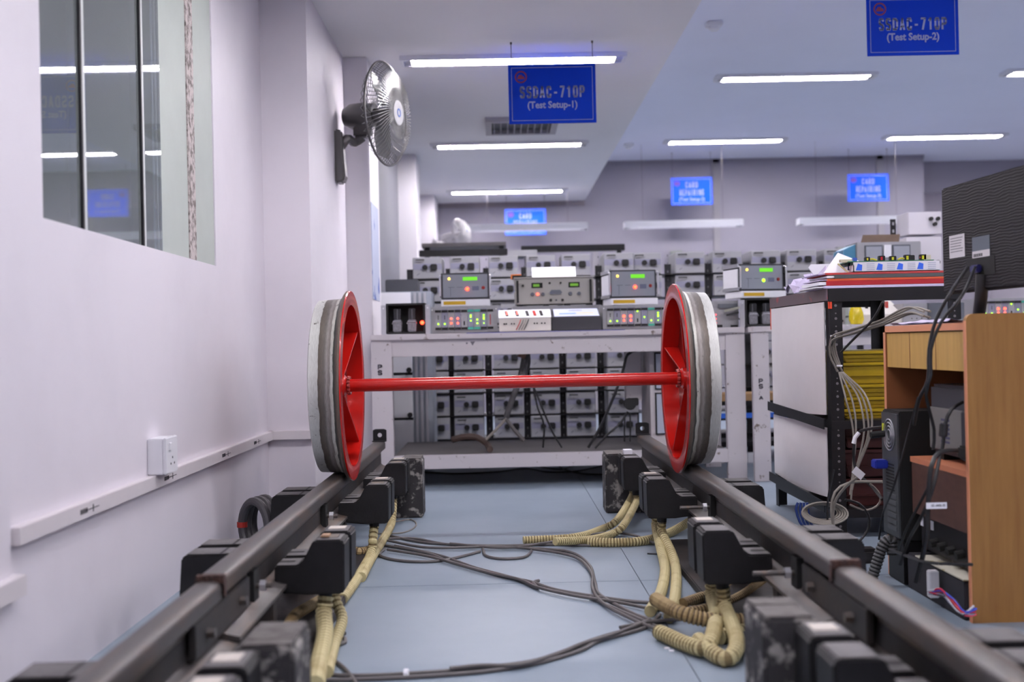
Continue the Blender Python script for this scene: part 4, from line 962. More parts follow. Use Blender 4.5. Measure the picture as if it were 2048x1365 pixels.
# flat tablet tester
x0, x1, _, z1 = R(1104, 622, 1203, 662, 6.96)
t = thing('tablet_tester', 'dark box with pale printed sloping top beside the switch box', 'tester', ((x0+x1)/2, 6.98, zt))
zf = zt+.085; zk = zt+.135
obj('case', MB().prism([(6.96, zt+.004), (6.96, zf), (7.13, zk), (7.13, zt+.004)], x0, x1, 'x'), mat('tablet_case_dark', (44, 44, 50), .5, var=.1), t, bev=.004)
obj('printed_top', MB().prism([(6.968, zf+.0025), (6.968, zf+.005), (7.125, zk+.0035), (7.125, zk+.001)], x0+.015, x1-.012, 'x'), mat('pale_lilac_print', (200, 206, 232), .5, var=0), t)
for a0, a1, f0, f1, cc in ((.12, .5, .25, .38, (110, 150, 220)), (.5, .9, .3, .42, (220, 210, 150)), (.35, .65, .7, .78, (120, 120, 140))):
    ya_, yb_ = 6.968+.157*f0, 6.968+.157*f1; za_, zb_ = zf+.0068+(.0475)*f0, zf+.0068+.0475*f1
    obj('print_mark', MB().add([(x0+.015+(x1-x0-.03)*a0, ya_, za_), (x0+.015+(x1-x0-.03)*a1, ya_, za_), (x0+.015+(x1-x0-.03)*a1, yb_, zb_), (x0+.015+(x1-x0-.03)*a0, yb_, zb_)], [(0, 1, 2, 3)]), mat('print_%d' % cc[0], cc, .5, var=0), t)
# power supply on a grey chassis, with paper on top
x0, x1, z0, z1 = R(1030, 556, 1188, 608, 7.3)
tag(obj('grey_chassis', MB().box(x0-.02, x1+.05, 7.3, 7.6, zt, z0-.012), boxm, bev=.004), 'plain grey chassis on the bench under the wide power supply', 'chassis')
t = thing('power_supply', 'wide beige grey power supply with two green displays at bench centre', 'power supply', ((x0+x1)/2, 7.3, z0-.012))
pm = mat('psu_beige_grey', (168, 166, 160), .5, var=.02)
obj('case', MB().box(x0, x1, 7.3, 7.58, z0, z1), pm, t, bev=.003); w = x1-x0; h = z1-z0
obj('lid', MB().box(x0-.006, x1+.004, 7.285, 7.58, z1, z1+.006), pm, t)
for fx in (.03, .955): obj('rack_handle', MB().box(x0+fx*w-.006, x0+fx*w+.008, 7.28, 7.3, z0+.06*h, z1-.08*h), blk, t, bev=.002)
def F_(n, a0, a1, b0, b1, m, dy=.004): return obj(n, MB().box(x0+a0*w, x0+a1*w, 7.3-dy, 7.3, z0+b0*h, z0+b1*h), m, t)
for a0 in (.21, .68):
    d = F_('display_bezel', a0, a0+.14, .62, .82, blk); obj('digits', MB().box(x0+(a0+.02)*w, x0+(a0+(.1 if a0 < .5 else .12))*w, 7.295, 7.296, z0+.67*h, z0+.77*h), mat('dim_green_lcd', (96, 150, 40), emit=.5 if a0 < .5 else .15, var=0), d)
for fx, fz, r, m in ((.1, .72, .008, blk), (.44, .8, .007, blk), (.58, .8, .007, blk), (.22, .38, .013, greyd), (.35, .38, .013, greyd), (.7, .38, .013, greyd), (.81, .38, .013, greyd), (.45, .14, .010, dark), (.52, .14, .006, greyd), (.6, .14, .009, dark)):
    obj('knob', MB().cyl((x0+fx*w, 7.3, z0+fz*h), (x0+fx*w, 7.285, z0+fz*h), r, r*.85, n=12), m, t)
led((x0+.285*w, 7.298, z0+.38*h), ledr, t, .008)
obj('centre_socket', MB().prism([(x0+.45*w, z0+.36*h), (x0+.58*w, z0+.36*h), (x0+.595*w, z0+.44*h), (x0+.57*w, z0+.53*h), (x0+.46*w, z0+.53*h), (x0+.435*w, z0+.44*h)], 7.288, 7.3, 'y'), greyd, t)
for fx in (.02, .35, .62, .9): obj('foot', MB().box(x0+fx*w, x0+(fx+.08)*w, 7.31, 7.34, z0-.012, z0), blk, t)
px0, px1, pz0, pz1 = R(1064, 537, 1152, 556, 7.34)
tag(obj('paper_sheet', MB().prism([(7.34, z1+.006), (7.345, z1+.006), (7.40, z1+.075), (7.395, z1+.075)], px0, px1, 'x'), mat('bright_white_card', (250, 250, 255), .7, emit=0, var=0)), 'bright white card standing on the wide power supply', 'paper')
x0_, x1_, z0_, z1_ = R(1024, 544, 1042, 552, 7.5)
t = thing('multimeter', 'small orange edged meter lying behind the power supply', 'meter', ((x0_+x1_)/2, 7.5, z1+.006))
obj('body', MB().box(x0_, x1_, 7.45, 7.53, z1+.006, z1+.03), blk, t, bev=.003)
obj('orange_holster', MB().box(x0_-.008, x0_, 7.445, 7.535, z1+.006, z1+.034).box(x0_-.008, x1_, 7.445, 7.535, z1+.03, z1+.036), mat('orange_rubber', (220, 120, 50), .6, var=0), t)
# blue line of tape on the bench front edge
tag(obj('bench_tape', MB().box(-.2, .75, 6.879, 6.8795, zt-.003, zt+.0005), mat('violet_tape', (110, 110, 180), .5, var=0)), 'thin violet blue tape along the front edge of the bench top', 'tape')
# things seen on the second bench through the shelf
x0, x1, z0, z1 = R(1810, 606, 1932, 634, 6.9)
t = thing('grey_device', 'half light half dark grey box on the second bench behind the desk', 'device', ((x0+x1)/2, 6.95, zt))
obj('light_half', MB().box(x0, x0+.4*(x1-x0), 6.93, 7.15, zt, z1), boxm, t, bev=.003)
obj('dark_half', MB().box(x0+.4*(x1-x0), x1, 6.92, 7.15, zt, z1), greyd, t, bev=.003)
for k in range(3): led((x0+.05+.03*k, 6.93, zt+.03), dark, t, .004)
x0, x1, z0, z1 = R(1700, 606, 1728, 650, 6.9)
t = thing('yellow_bag', 'crumpled shiny yellow bag on the second bench', 'bag', ((x0+x1)/2, 6.92, zt))
bag = MB().lathe([(zt, .002), (zt+.003, .032), (zt+.03, .042), (zt+.07, .04), (zt+.10, .03), (zt+.125, .014), (zt+.13, .001)], 14, 'z', ((x0+x1)/2, 6.92, 0))
random.seed(4)
for v in bag.v: v += Vector((random.uniform(-.005, .005), random.uniform(-.005, .005), 0))
obj('bag_body', bag, mat('shiny_yellow_film', (206, 184, 20), .25, var=.15, scale=40), t, sm=True)
obj('neck_twist', MB().cyl(((x0+x1)/2, 6.92, zt+.12), ((x0+x1)/2+.01, 6.92, zt+.15), .01, .018, n=8), mat('shiny_yellow_film', (206, 184, 20)), t)
x0, x1, z0, z1 = R(1722, 606, 1810, 650, 6.95)
t = thing('switch_box', 'white sloping switch box behind the black post on the second bench', 'switch box', ((x0+x1)/2, 6.98, zt))
obj('case', MB().prism([(6.96, zt+.002), (6.96, zt+.06), (7.2, zt+.15), (7.2, zt+.002)], x0, x1, 'x'), mat('warm_white_case', (206, 202, 196)), t, bev=.003)
for fx, cc in ((.25, blk), (.5, mat('red_knob', (170, 40, 24))), (.72, mat('red_knob', (170, 40, 24)))):
    q = x0+(x1-x0)*fx; obj('toggle', MB().box(q, q+.012, 7.06, 7.10, zt+.10, zt+.14), cc, t)
# instrument with two meters, brown board, and white units at upper right
x0, x1, z0, z1 = R(1706, 486, 1834, 560, 7.5)
sh = zt+.30
t = thing('bench_riser', 'grey riser shelf on the second bench carrying the meter instrument', 'shelf', (2.6, 7.5, zt))
obj('board', MB().box(x0-.15, 3.6, 7.4, 7.7, sh-.015, sh), boxm, t)
for xx in (x0-.14, 3.57): obj('support', MB().box(xx-.01, xx+.01, 7.42, 7.68, zt, sh-.015), boxm, t)
t = thing('meter_instrument', 'grey instrument with two square meters and blue side, behind the folders', 'instrument', ((x0+x1)/2, 7.5, sh))
obj('case', MB().box(x0, x1, 7.42, 7.66, sh, z1), boxm, t, bev=.004); w = x1-x0
obj('blue_side', MB().prism([(x0-.002, sh), (x0-.002, z1-.01), (x0-.08, z1-.045), (x0-.085, sh)], 7.44, 7.66, 'y'), mat('teal_blue_case', (60, 120, 150), .5, var=.1), t)
for a0 in (.12, .55):
    m_ = obj('meter', MB().box(x0+a0*w, x0+(a0+.28)*w, 7.41, 7.42, z1-.13, z1-.02), greyd, t, bev=.002)
    obj('meter_face', MB().box(x0+(a0+.02)*w, x0+(a0+.26)*w, 7.408, 7.41, z1-.12, z1-.03), mat('meter_face_grey', (150, 154, 164), .3, var=.05), m_)
obj('centre_plate', MB().box(x0+.42*w, x0+.53*w, 7.412, 7.42, z1-.1, z1-.02), whitem, t)
x0, x1, z0, z1b = R(1712, 468, 1788, 484, 7.6)
t2 = tag(obj('brown_board', MB().prism([(x0, z1), (x0+.015, z1+.055), (x1+.005, z1+.055), (x1, z1)], 7.5, 7.51, 'y'), mat('brown_metal_lid', (110, 92, 78), .4, metal=.3, var=.15)), 'brown metallic board standing on the meter instrument', 'board')
x0, x1, z0, z1 = R(1802, 432, 1813, 492, 7.5)
t = thing('slotted_post', 'short black slotted post beside the white units', 'post', ((x0+x1)/2, 7.5, sh))
obj('post_bar', MB().box(x0, x1, 7.70, 7.71, sh, z1), darker, t)
for k in range(3): obj('slot', MB().box(x0+.012, x1-.012, 7.698, 7.70, z1-.04-k*.05, z1-.02-k*.05), boxm, t)
for i, (a_, b__, c_, d_, y_) in enumerate(((1816, 424, 1884, 469, 7.5), (1812, 474, 1884, 520, 7.45))):
    x0, x1, z0, z1 = R(a_, b__, c_, d_, y_)
    if i == 1: z0 = sh
    t = thing('white_unit', 'white instrument unit with black plugs left of the monitor, %s' % ('upper one' if i == 0 else 'lower one'), 'instrument', ((x0+x1)/2, y_, z0), 'white units beside the monitor')
    obj('case', MB().box(x0, x1, y_, y_+.22, z0, z1), mat('unit_white', (206, 202, 208), .5, var=.02), t, bev=.004)
    cx = x0+.78*(x1-x0)
    for dx, dz in ((-.025, .10), (.02, .10), (0, .065)): obj('plug', MB().cyl((cx+dx, y_, z0+dz), (cx+dx, y_-.02, z0+dz), .013, n=10), blk, t)
# ---- cables and the hanging bundle under the bench
def P3(l, Y): return [P(x, y, Y) for x, y in l]
gb = mat('grey_cloth_bundle', (72, 70, 72), .7, var=.25, scale=20, bump=.5)
t = thing('cable_bunch', 'thick wrapped cable bunch hanging under the bench centre', 'cable bunch', P(1050, 880, 7.3))
obj('wrapped_bunch', MB().tube(smooth_path(P3([(1045, 690), (1052, 720), (1045, 752)], 7.1), .02), .03, n=10, rad=None), gb, t, sm=True)
obj('wrapped_tail', MB().tube(smooth_path(P3([(1048, 720), (1040, 760), (1026, 795), (1012, 836)], 7.1), .02), .018, n=8), gb, t, sm=True)
obj('dark_tail', MB().tube(smooth_path(P3([(1012, 838), (1030, 862), (1048, 882)], 7.1), .02), .012, n=8), cabm, t, sm=True)
obj('light_tail', MB().tube(smooth_path(P3([(1012, 838), (990, 862), (972, 880)], 7.1), .02), .009, n=8), cabg, t, sm=True)
obj('brown_knot', MB().tube(P3([(1043, 690), (1046, 704), (1042, 716)], 7.07), .026, n=9), mat('brown_tape', (112, 84, 72), .8, var=.2), t)
KC = 'black cables under the bench'
Yc = 7.05
for l, lb, r in (([(1275, 700), (1255, 710), (1245, 745), (1225, 800), (1195, 865), (1176, 896)], 'thick black cable sweeping down under the bench from its right apron', .009),
               ([(1256, 824), (1240, 848), (1215, 870), (1190, 897)], 'black cable falling left from the black plug', .007),
               ([(1066, 770), (1075, 815), (1088, 850), (1086, 896)], 'black cable hanging under the bench, left of the crossing pair', .006),
               ([(1068, 775), (1090, 830), (1108, 870), (1124, 896)], 'black cable hanging under the bench, right of the crossing pair', .006),
               ([(1250, 826), (1249, 860), (1249, 884)], 'thin black lead under the plug, left one', .005),
               ([(1260, 826), (1261, 860), (1260, 884)], 'thin black lead under the plug, right one', .005)):
    cable(P3(l, Yc), r, cabk, lb, KC)
t = thing('mains_plug', 'black mains plug hanging at the bench post', 'plug', P(1259, 820, 7.02))
c = P(1259, 808, 7.02)
obj('plug_body', MB().cyl((c.x, 6.98, c.z), (c.x, 7.06, c.z), .038, .034, n=14), blk, t, bev=.004)
obj('cable_guard', MB().box(c.x+.01, c.x+.055, 7.0, 7.04, c.z-.012, c.z+.035), blk, t, bev=.005)
t = thing('brown_strap', 'curved brown dark strap lying on the lower bench shelf', 'strap', P(950, 893, 7.2)); t.location.z = .192
pth = smooth_path([P(905, 880, 7.25), P(930, 874, 7.22), P(955, 876, 7.2), P(975, 890, 7.15), P(980, 902, 7.0)], .02)
obj('strap_band', MB().tube([Vector((p.x, p.y, max(p.z, .215))) for p in pth], .02, n=8), mat('brown_leather', (78, 62, 56), .6, var=.15), t, sm=True)
for l, lb in (([(820, 942), (900, 948), (990, 945), (1050, 938), (1100, 945), (1160, 942), (1215, 930)], 'black cable snaking on the floor below the bench, long wavy one'),
              ([(1060, 926), (1090, 936), (1130, 938), (1150, 926)], 'black cable sagging below the bench beam, short arc'),
              ([(1110, 928), (1130, 940), (1165, 948), (1215, 950)], 'black cable running right on the floor below the bench')):
    cable([PZ(x, y, .008) for x, y in l], .006, cabk, lb, 'black cables on the floor below the bench')
# ================================================================ BLACK SLOTTED SHELF with white side sheets
XA = P(1652, 640, 4.9).x; YN, YF_ = 4.85, 5.87; zt2 = P(1650, 578, YN).z
XBk = XA+.56
def angle_post(x, y, z0, z1, dx, dy, par, lean=0):
    m = MB()
    w = .055
    m.prism([(x, y), (x+dx*w, y), (x+dx*w, y+dy*.004), (x+dx*.004, y+dy*.004), (x+dx*.004, y+dy*w), (x, y+dy*w)], z0, z1, 'z')
    o = obj('post', m, darker, par)
    hs = MB(); z = z0+.05
    while z < z1-.03:
        yy = y-.0006 if dy > 0 else y+.0006
        hs.cyl((x+dx*w*.5, yy, z), (x+dx*w*.5, yy-.0006*dy, z), .006, n=8)
        hs.cyl((x+dx*w*.5, yy, z+.022), (x+dx*w*.5, yy-.0006*dy, z+.022), .0035, n=6)
        z += .055
    obj('slot_holes', hs, mat('post_hole_grey', (104, 100, 104), .7, var=0), o, kind='stuff')
    return o
t = shelf = thing('slotted_shelf', 'black slotted angle shelf unit with red reflective tape, left of the desk', 'shelf', (XA+.28, 5.35, 0))
angle_post(XA, YN, 0, zt2, 1, 1, t); angle_post(XBk, YN, 0, zt2, -1, 1, t)
angle_post(XA, YF_, 0, zt2, 1, -1, t); angle_post(XBk, YF_, 0, zt2, -1, -1, t)
tray = obj('top_shelf', MB().box(XA-.004, XBk+.004, YN-.004, YF_+.004, zt2-.006, zt2), darker, t)
obj('front_lip', MB().box(XA-.004, XBk+.004, YN-.006, YN-.002, zt2-.055, zt2), darker, t)
obj('rear_lip', MB().box(XA-.004, XBk+.004, YF_+.002, YF_+.006, zt2-.055, zt2), darker, t)
obj('side_lip', MB().box(XA-.010, XA-.006, YN-.006, YF_+.006, zt2-.05, zt2), mat('brushed_dark_tape', (92, 74, 82), .35, c2=(190, 40, 50), scale=7, thr=(.58, .7)), t)
obj('reflective_tape', MB().box(XA-.008, XA-.0045, YF_-.012, YF_+.007, zt2-.16, zt2-.052), tapem, t)
obj('reflective_tape', MB().box(XA-.002, XA+.0, YN-.0085, YN-.0065, zt2-.085, zt2-.056).box(XA-.0065, XA+.010, YN-.0085, YN-.0065, zt2-.085, zt2-.056), tapem, t)
zm = P(1660, 838, 5.0).z
for z_ in (zm, .12): 
    obj('inner_shelf', MB().box(XA, XBk, YN+.0, YF_-.0, z_-.006, z_).box(XA-.001, XA+.003, YN, YF_, z_-.03, z_).box(XA, XBk, YN-.003, YN+.0, z_-.035, z_), darker, t)
def sheet(z0, z1, label, bulge):
    # slightly bowed white sheet tied to the left side of the shelf
    m = MB(); n, k = 8, 6; vs = []
    ya_, yb_ = YN+.035, YF_-.03
    for j in range(k+1):
        for i in range(n+1):
            u, v = i/n, j/k
            b_ = bulge*math.sin(PI*u)*math.sin(PI*min(1, v*1.1))
            vs.append((XA-.012-b_, ya_+(yb_-ya_)*u, z0+(z1-z0)*v-.015*math.sin(PI*u)*(1-v)))
    N_ = len(vs); fs = []
    for j in range(k):
        for i in range(n):
            a = j*(n+1)+i; fs.append((a, a+1, a+n+2, a+n+1))
    vs2 = [(x+.003, y, z) for x, y, z in vs]; m.add(vs, fs); m.add(vs2, [tuple(reversed(f)) for f in fs])
    return tag(obj('white_sheet', m, mat('white_hardboard', (242, 238, 240), .5, var=.02), sm=True), label, 'panel', 'white side sheets')
sheet(zm+.025, zt2-.055, 'upper white sheet covering the left side of the black shelf', .012)
sheet(.17, zm-.03, 'lower white sheet covering the left side of the black shelf', .02)
obj('side_brace', MB().beam((XA-.032, YN, zm-.012), (XA-.032, YF_, zm+.012), .003, .045), darker, shelf)
obj('side_brace', MB().beam((XA-.032, YN+.02, .13), (XA-.032, YF_, .15), .003, .045), darker, shelf)
# yellow crates, dark red bins inside
def crate(x0, x1, y0, y1, z0, z1, m, label, g, name='storage_bin'):
    t = thing(name, label, 'bin', ((x0+x1)/2, (y0+y1)/2, z0), g)
    obj('tub', MB().prism([(x0+.02, z0), (x1-.02, z0), (x1, z1-.012), (x0, z1-.012)], y0, y1, 'y'), m, t, bev=.004)
    obj('rim', MB().box(x0-.008, x1+.008, y0-.012, y1+.008, z1-.014, z1), m, t, bev=.003)
    obj('rib', MB().box(x0+.01, x1-.01, y0-.008, y0, z0+.35*(z1-z0), z0+.42*(z1-z0)), m, t, bev=.002)
z_ = zm
names_ = ['lowest', 'second from the bottom', 'third from the bottom', 'fourth from the bottom', 'topmost']
hs_ = [.045, .045, .055, .05, .055, .10]
xs0, xs1 = XA+.075, XBk-.03
for k, h_ in enumerate((.045, .05, .055, .095, .05)):
    crate(xs0, xs1-.01*k, 4.95+.01*(k % 2), 5.6, z_, z_+h_-.002, yellm, 'yellow folded bin in the stack on the black shelf, %s' % names_[k], 'yellow bins'); z_ += h_
for k in range(3):
    crate(xs0, xs1, 4.95, 5.55, .12+k*.125, .12+k*.125+.118, redcr, 'dark red bin low in the black shelf, %s' % ('lowest', 'middle', 'topmost')[k], 'dark red bins')
# things on top of the shelf
def crumple(name, pts, label, m, amp=.01, th=.002, cat='paper', g=None, seed=1):
    """pts: four corners (3D) of a sheet; rough folds"""
    random.seed(seed); n = 6; vs = []
    a, b_, c_, d_ = [Vector(p) for p in pts]
    for j in range(n+1):
        for i in range(n+1):
            u, v = i/n, j/n; p = (a*(1-u)+b_*u)*(1-v)+(d_*(1-u)+c_*u)*v
            p = p+Vector((random.uniform(-amp, amp)*.4, random.uniform(-amp, amp)*.4, abs(random.gauss(0, amp))))
            vs.append(p)
    fs = [(j*(n+1)+i, j*(n+1)+i+1, (j+1)*(n+1)+i+1, (j+1)*(n+1)+i) for j in range(n) for i in range(n)]
    mb = MB().add(vs, fs).add([v+Vector((0, 0, th)) for v in vs], [tuple(reversed(f)) for f in fs])
    return tag(obj(name, mb, m), label, cat, g)
lil = mat('lilac_paper', (206, 196, 226), .7, var=.05, scale=12)
zt3 = zt2+.001
crumple('crumpled_paper', [(XA+.01, 5.2, zt3), (XA+.15, 5.15, zt3+.0), (XA+.17, 5.62, zt3+.05), (XA+.01, 5.70, zt3)], 'crumpled lilac paper at the left end of the shelf top', lil, .03, seed=5)
crumple('crumpled_paper', [(XA+.04, 5.08, zt3), (XA+.16, 5.05, zt3+.02), (XA+.16, 5.3, zt3+.10), (XA+.03, 5.34, zt3+.03)], 'folded lilac paper heap leaning by the white sheet', lil, .028, seed=9)
# leaning rounded white board
p0 = P(1617, 530, 5.5); p1 = P(1720, 528, 5.5)
pts = [(P(1655, 572, 5.5).x, zt3), (P(1625, 550, 5.5).x, P(0, 545, 5.5).z), (p0.x, P(1617, 536, 5.5).z), (P(1622, 529, 5.5).x, P(1622, 529, 5.5).z), (P(1720, 528, 5.5).x, P(1700, 527, 5.5).z), (P(1720, 570, 5.5).x, zt3)]
tag(obj('white_board_sheet', MB().prism([(a, b_) for a, b_ in pts][0:1]+[(pts[2][0], pts[2][1])]+[(pts[3][0], pts[3][1])]+[(pts[4][0], pts[4][1])]+[(pts[5][0], pts[5][1])], 5.5, 5.506, 'y'), whitem), 'rounded white board standing at the back left of the shelf top', 'board')
# folders
fx0, fx1 = P(1640, 560, YN+.05).x, XBk+.02
zc = zt3
fold = [(.012, lil, 'lilac papers at the bottom of the folder pile', .0, 0), (.020, mat('red_folder', (170, 26, 36), .45, var=.1), 'dark red folder in the pile on the shelf, lowest', .012, 0), (.010, mat('orange_folder', (200, 90, 50), .45, var=.1), 'orange folder in the middle of the pile', .02, .01), (.016, mat('grey_green_folder', (78, 82, 84), .5, var=.1), 'dark grey folder above the orange one', .05, .01), (.010, mat('pinkish_folder', (180, 60, 60), .5, var=.2), 'thin red folder on top of the pile', .015, .02)]
for h_, m, l, ox, oy in fold:
    t = thing('folder', l, 'folder', ((fx0+fx1)/2, YN+.2, zc), 'folders piled on the black shelf')
    x_ = fx0+ox
    c_ = MB().box(x_, fx1, YN-.0+oy, YN+.30+oy, zc, zc+.0025).box(x_, fx1, YN+oy, YN+.30+oy, zc+h_-.0035, zc+h_-.001).box(x_+.0, fx1, YN+oy-.001, YN+oy+.002, zc, zc+h_-.001)
    obj('cover', c_, m, t, bev=.0008, seg=1)
    obj('pages', MB().box(x_-.03, fx1-.01, YN+.004+oy, YN+.28+oy, zc+.003, zc+h_-.004), whitep if h_ > .011 else lil, t)
    zc += h_
# leaning white sheet of paper, pencil
a, b_ = P(1640, 566, 4.95), P(1700, 520, 4.95)
q = [P(1634, 566, 4.98), P(1676, 506, 5.06), P(1722, 524, 5.06), P(1700, 552, 4.98)]
tag(obj('paper_sheet', MB().add(q+[v+Vector((0, .003, .001)) for v in q], [(0, 1, 2, 3), (7, 6, 5, 4), (0, 4, 5, 1), (1, 5, 6, 2), (2, 6, 7, 3), (3, 7, 4, 0)]), whitep), 'bright white paper sheet leaning over the folders', 'paper')
tag(obj('pencil', MB().cyl(P(1676, 528, 4.93), P(1696, 545, 4.9), .004, .003, n=8), mat('pale_pencil', (190, 180, 130), .5, var=.1)), 'pale pencil lying slanted on the folder pile', 'pencil')
tag(obj('blue_pen', MB().cyl(P(1699, 520, 4.95), P(1697, 540, 4.93), .0045, .0045, n=8), mat('navy_pen', (20, 26, 70), .4, var=0)), 'dark blue pen standing between papers and circuit board', 'pen')
# circuit board in a printed tray
x0, x1, z0, z1 = R(1706, 514, 1880, 533, YN+.02)
t = thing('circuit_board', 'green circuit board with coloured parts in a blue printed tray', 'circuit board', ((x0+x1)/2, YN+.1, zc))
obj('printed_tray', MB().box(x0, x1, YN+.02, YN+.024, zc, zc+.042).box(x0, x1, YN+.02, YN+.22, zc, zc+.003).box(x0, x0+.003, YN+.02, YN+.22, zc, zc+.03), mat('tray_white_card', (216, 214, 222), .6, var=.03), t)
random.seed(11)
bprint = mat('tray_blue_print', (50, 100, 220), .6, var=0); gprint = mat('tray_grey_print', (170, 176, 196), .6, var=0)
for k in range(8):
    u = x0+.01+(x1-x0-.02)*k/8; wd = (x1-x0)/8
    m_ = MB()
    if k % 2 == 0: m_.prism([(u, zc+.008), (u+wd*.55, zc+.006), (u+wd*.6, zc+.03), (u+wd*.2, zc+.036)], YN+.0192, YN+.02, 'y')
    else:
        for r_ in range(4): m_.box(u+.003, u+wd*.8, YN+.0192, YN+.02, zc+.008+r_*.008, zc+.011+r_*.008)
    obj('print_mark', m_, bprint if k % 2 == 0 else gprint, t)
pz = zc+.044
obj('pcb', MB().box(x0-.02, x1-.02, YN+.03, YN+.2, pz, pz+.003), mat('pcb_green', (40, 110, 80), .4, var=.05), t)
for fx, w_, h_, cc, nm in ((.02, .016, .016, (60, 90, 180), 'blue_part'), (.16, .02, .018, (190, 180, 30), 'relay'), (.32, .026, .022, (180, 30, 40), 'relay'), (.45, .026, .02, (190, 190, 30), 'relay'), (.62, .026, .024, (190, 190, 30), 'relay'), (.68, .02, .022, None, 'relay'), (.80, .026, .024, (190, 190, 30), 'relay')):
    u = x0+fx*(x1-x0)
    c_ = obj(nm, MB().box(u, u+w_, YN+.04, YN+.065, pz+.003, pz+.003+h_), blk if nm == 'relay' else mat('comp_%d' % cc[0], cc, .4, var=0), t, bev=.002)
    if cc and nm == 'relay': obj('colour_cap', MB().box(u+.005, u+w_*.55, YN+.038, YN+.04, pz+.006, pz+h_-.002), mat('cap_%d_%d' % cc[:2], cc, .4, var=0), c_)
obj('wire_link', MB().tube(smooth_path([(x0+.07, YN+.05, pz+.006), (x0+.09, YN+.05, pz+.012), (x0+.11, YN+.05, pz+.006)], .005), .004, n=6).tube(smooth_path([(x0+.2, YN+.05, pz+.006), (x0+.215, YN+.05, pz+.013), (x0+.235, YN+.05, pz+.008)], .005), .004, n=6), mat('yellow_wire', (200, 190, 60), .4, var=0), t)
obj('beige_connector', MB().box(x0-.05, x0+.0, YN+.035, YN+.055, pz+.0, pz+.012).box(x1-.06, x1-.03, YN+.04, YN+.06, pz+.003, pz+.024), mat('beige_connector', (190, 184, 160), .5, var=.1), t)
obj('red_trimmer', MB().cyl((x1-.075, YN+.045, pz+.014), (x1-.045, YN+.045, pz+.014), .004, n=8), mat('red_knob', (170, 40, 24)), t)
# ================================================================ DESK
XD = 1.372; YD0, YD1 = 3.37, 4.10
zdt = P(1900, 642, 3.5).z; zdt = H+.036
zsp = P(1990, 627, YD0).z
t = desk = thing('computer_desk', 'wood veneer computer desk with drawer at the right edge', 'desk', (1.7, 3.7, 0))
rc = .02; top = [(XD, 0), (XD, zsp-rc)]+[(XD+rc-rc*math.cos(a), zsp-rc+rc*math.sin(a)) for a in (PI/8, PI/4, 3*PI/8, PI/2)]+[(XD+.62, zsp), (XD+.62, 0)]
obj('near_side_panel', MB().prism(top, YD0, YD0+.02, 'y'), wood, t)
obj('edge_band', MB().box(XD-.0015, XD, YD0, YD0+.02, 0, zsp-rc), woodedge, t)
obj('far_side_panel', MB().box(XD, XD+.62, YD1-.02, YD1, 0, zdt), mat('inner_veneer', (150, 92, 56), .45, var=.05), t)
obj('edge_band', MB().box(XD-.0015, XD, YD1-.02, YD1, 0, zdt), woodedge, t)
obj('desk_top', MB().box(XD, XD+.62, YD0+.02, YD1, zdt-.022, zdt), wood, t)
obj('edge_band', MB().box(XD-.0015, XD, YD0+.02, YD1, zdt-.022, zdt), woodedge, t)
dz0, dz1 = zdt-.145, zdt-.026
dr = obj('drawer', MB().box(XD+.004, XD+.45, YD0+.024, YD1-.024, dz0, dz1), woodl, t)
for y_ in (3.85, 3.62): obj('drawer_groove', MB().box(XD+.0028, XD+.004, y_-.0015, y_+.0015, dz0, dz1), mat('groove_brown', (120, 76, 56), .7, var=0), dr)
zsh = .445
obj('inner_shelf', MB().box(XD-.0, XD+.5, YD0+.02, 3.86, zsh-.018, zsh), mat('shelf_edge_wood', (196, 124, 90), .5, var=.05), t)
obj('shelf_apron', MB().box(XD-.002, XD+.014, YD0-.0+.02, 3.84, zsh-.185, zsh-.018), wooddk, t)
obj('back_panel', MB().box(XD+.46, XD+.475, YD0+.02, YD1-.02, .3, zdt-.022), wooddk, t)
# UPS / printer like machine on the inner shelf
t = thing('power_unit', 'dark cased power unit with pale metal back plate on the desk shelf', 'power unit', (XD+.15, 3.65, zsh))
gd = mat('machine_dark_grey', (58, 60, 67), .45, var=.05)
obj('case', MB().box(XD+.05, XD+.34, 3.40, 3.80, zsh+.02, zsh+.245), gd, t, bev=.01)
obj('metal_plate', MB().box(XD+.042, XD+.05, 3.52, 3.79, zsh+.035, zsh+.17), mat('plate_pale_metal', (140, 140, 138), .4, metal=.4, var=.05), t, bev=.002)
obj('side_block', MB().box(XD+.03, XD+.05, 3.40, 3.50, zsh+.02, zsh+.17), mat('machine_slate', (48, 50, 60), .45, var=.05), t, bev=.003)
lblk = mat('plate_print', (80, 80, 110), .6, var=0)
for k in range(6): obj('plate_label', MB().box(XD+.0412, XD+.042, 3.62, 3.70-random.uniform(0, .02), zsh+.06+k*.014, zsh+.067+k*.014), lblk, t)
for y_ in (3.44, 3.74): obj('foot', MB().box(XD+.06, XD+.12, y_-.02, y_+.02, zsh, zsh+.02), blk, t)
obj('plug_head', MB().box(XD+.005, XD+.03, 3.40, 3.47, zsh+.03, zsh+.07), blk, t, bev=.006)
obj('upper_socket', MB().box(XD+.03, XD+.052, 3.40, 3.47, zsh+.175, zsh+.225), blk, t, bev=.003)
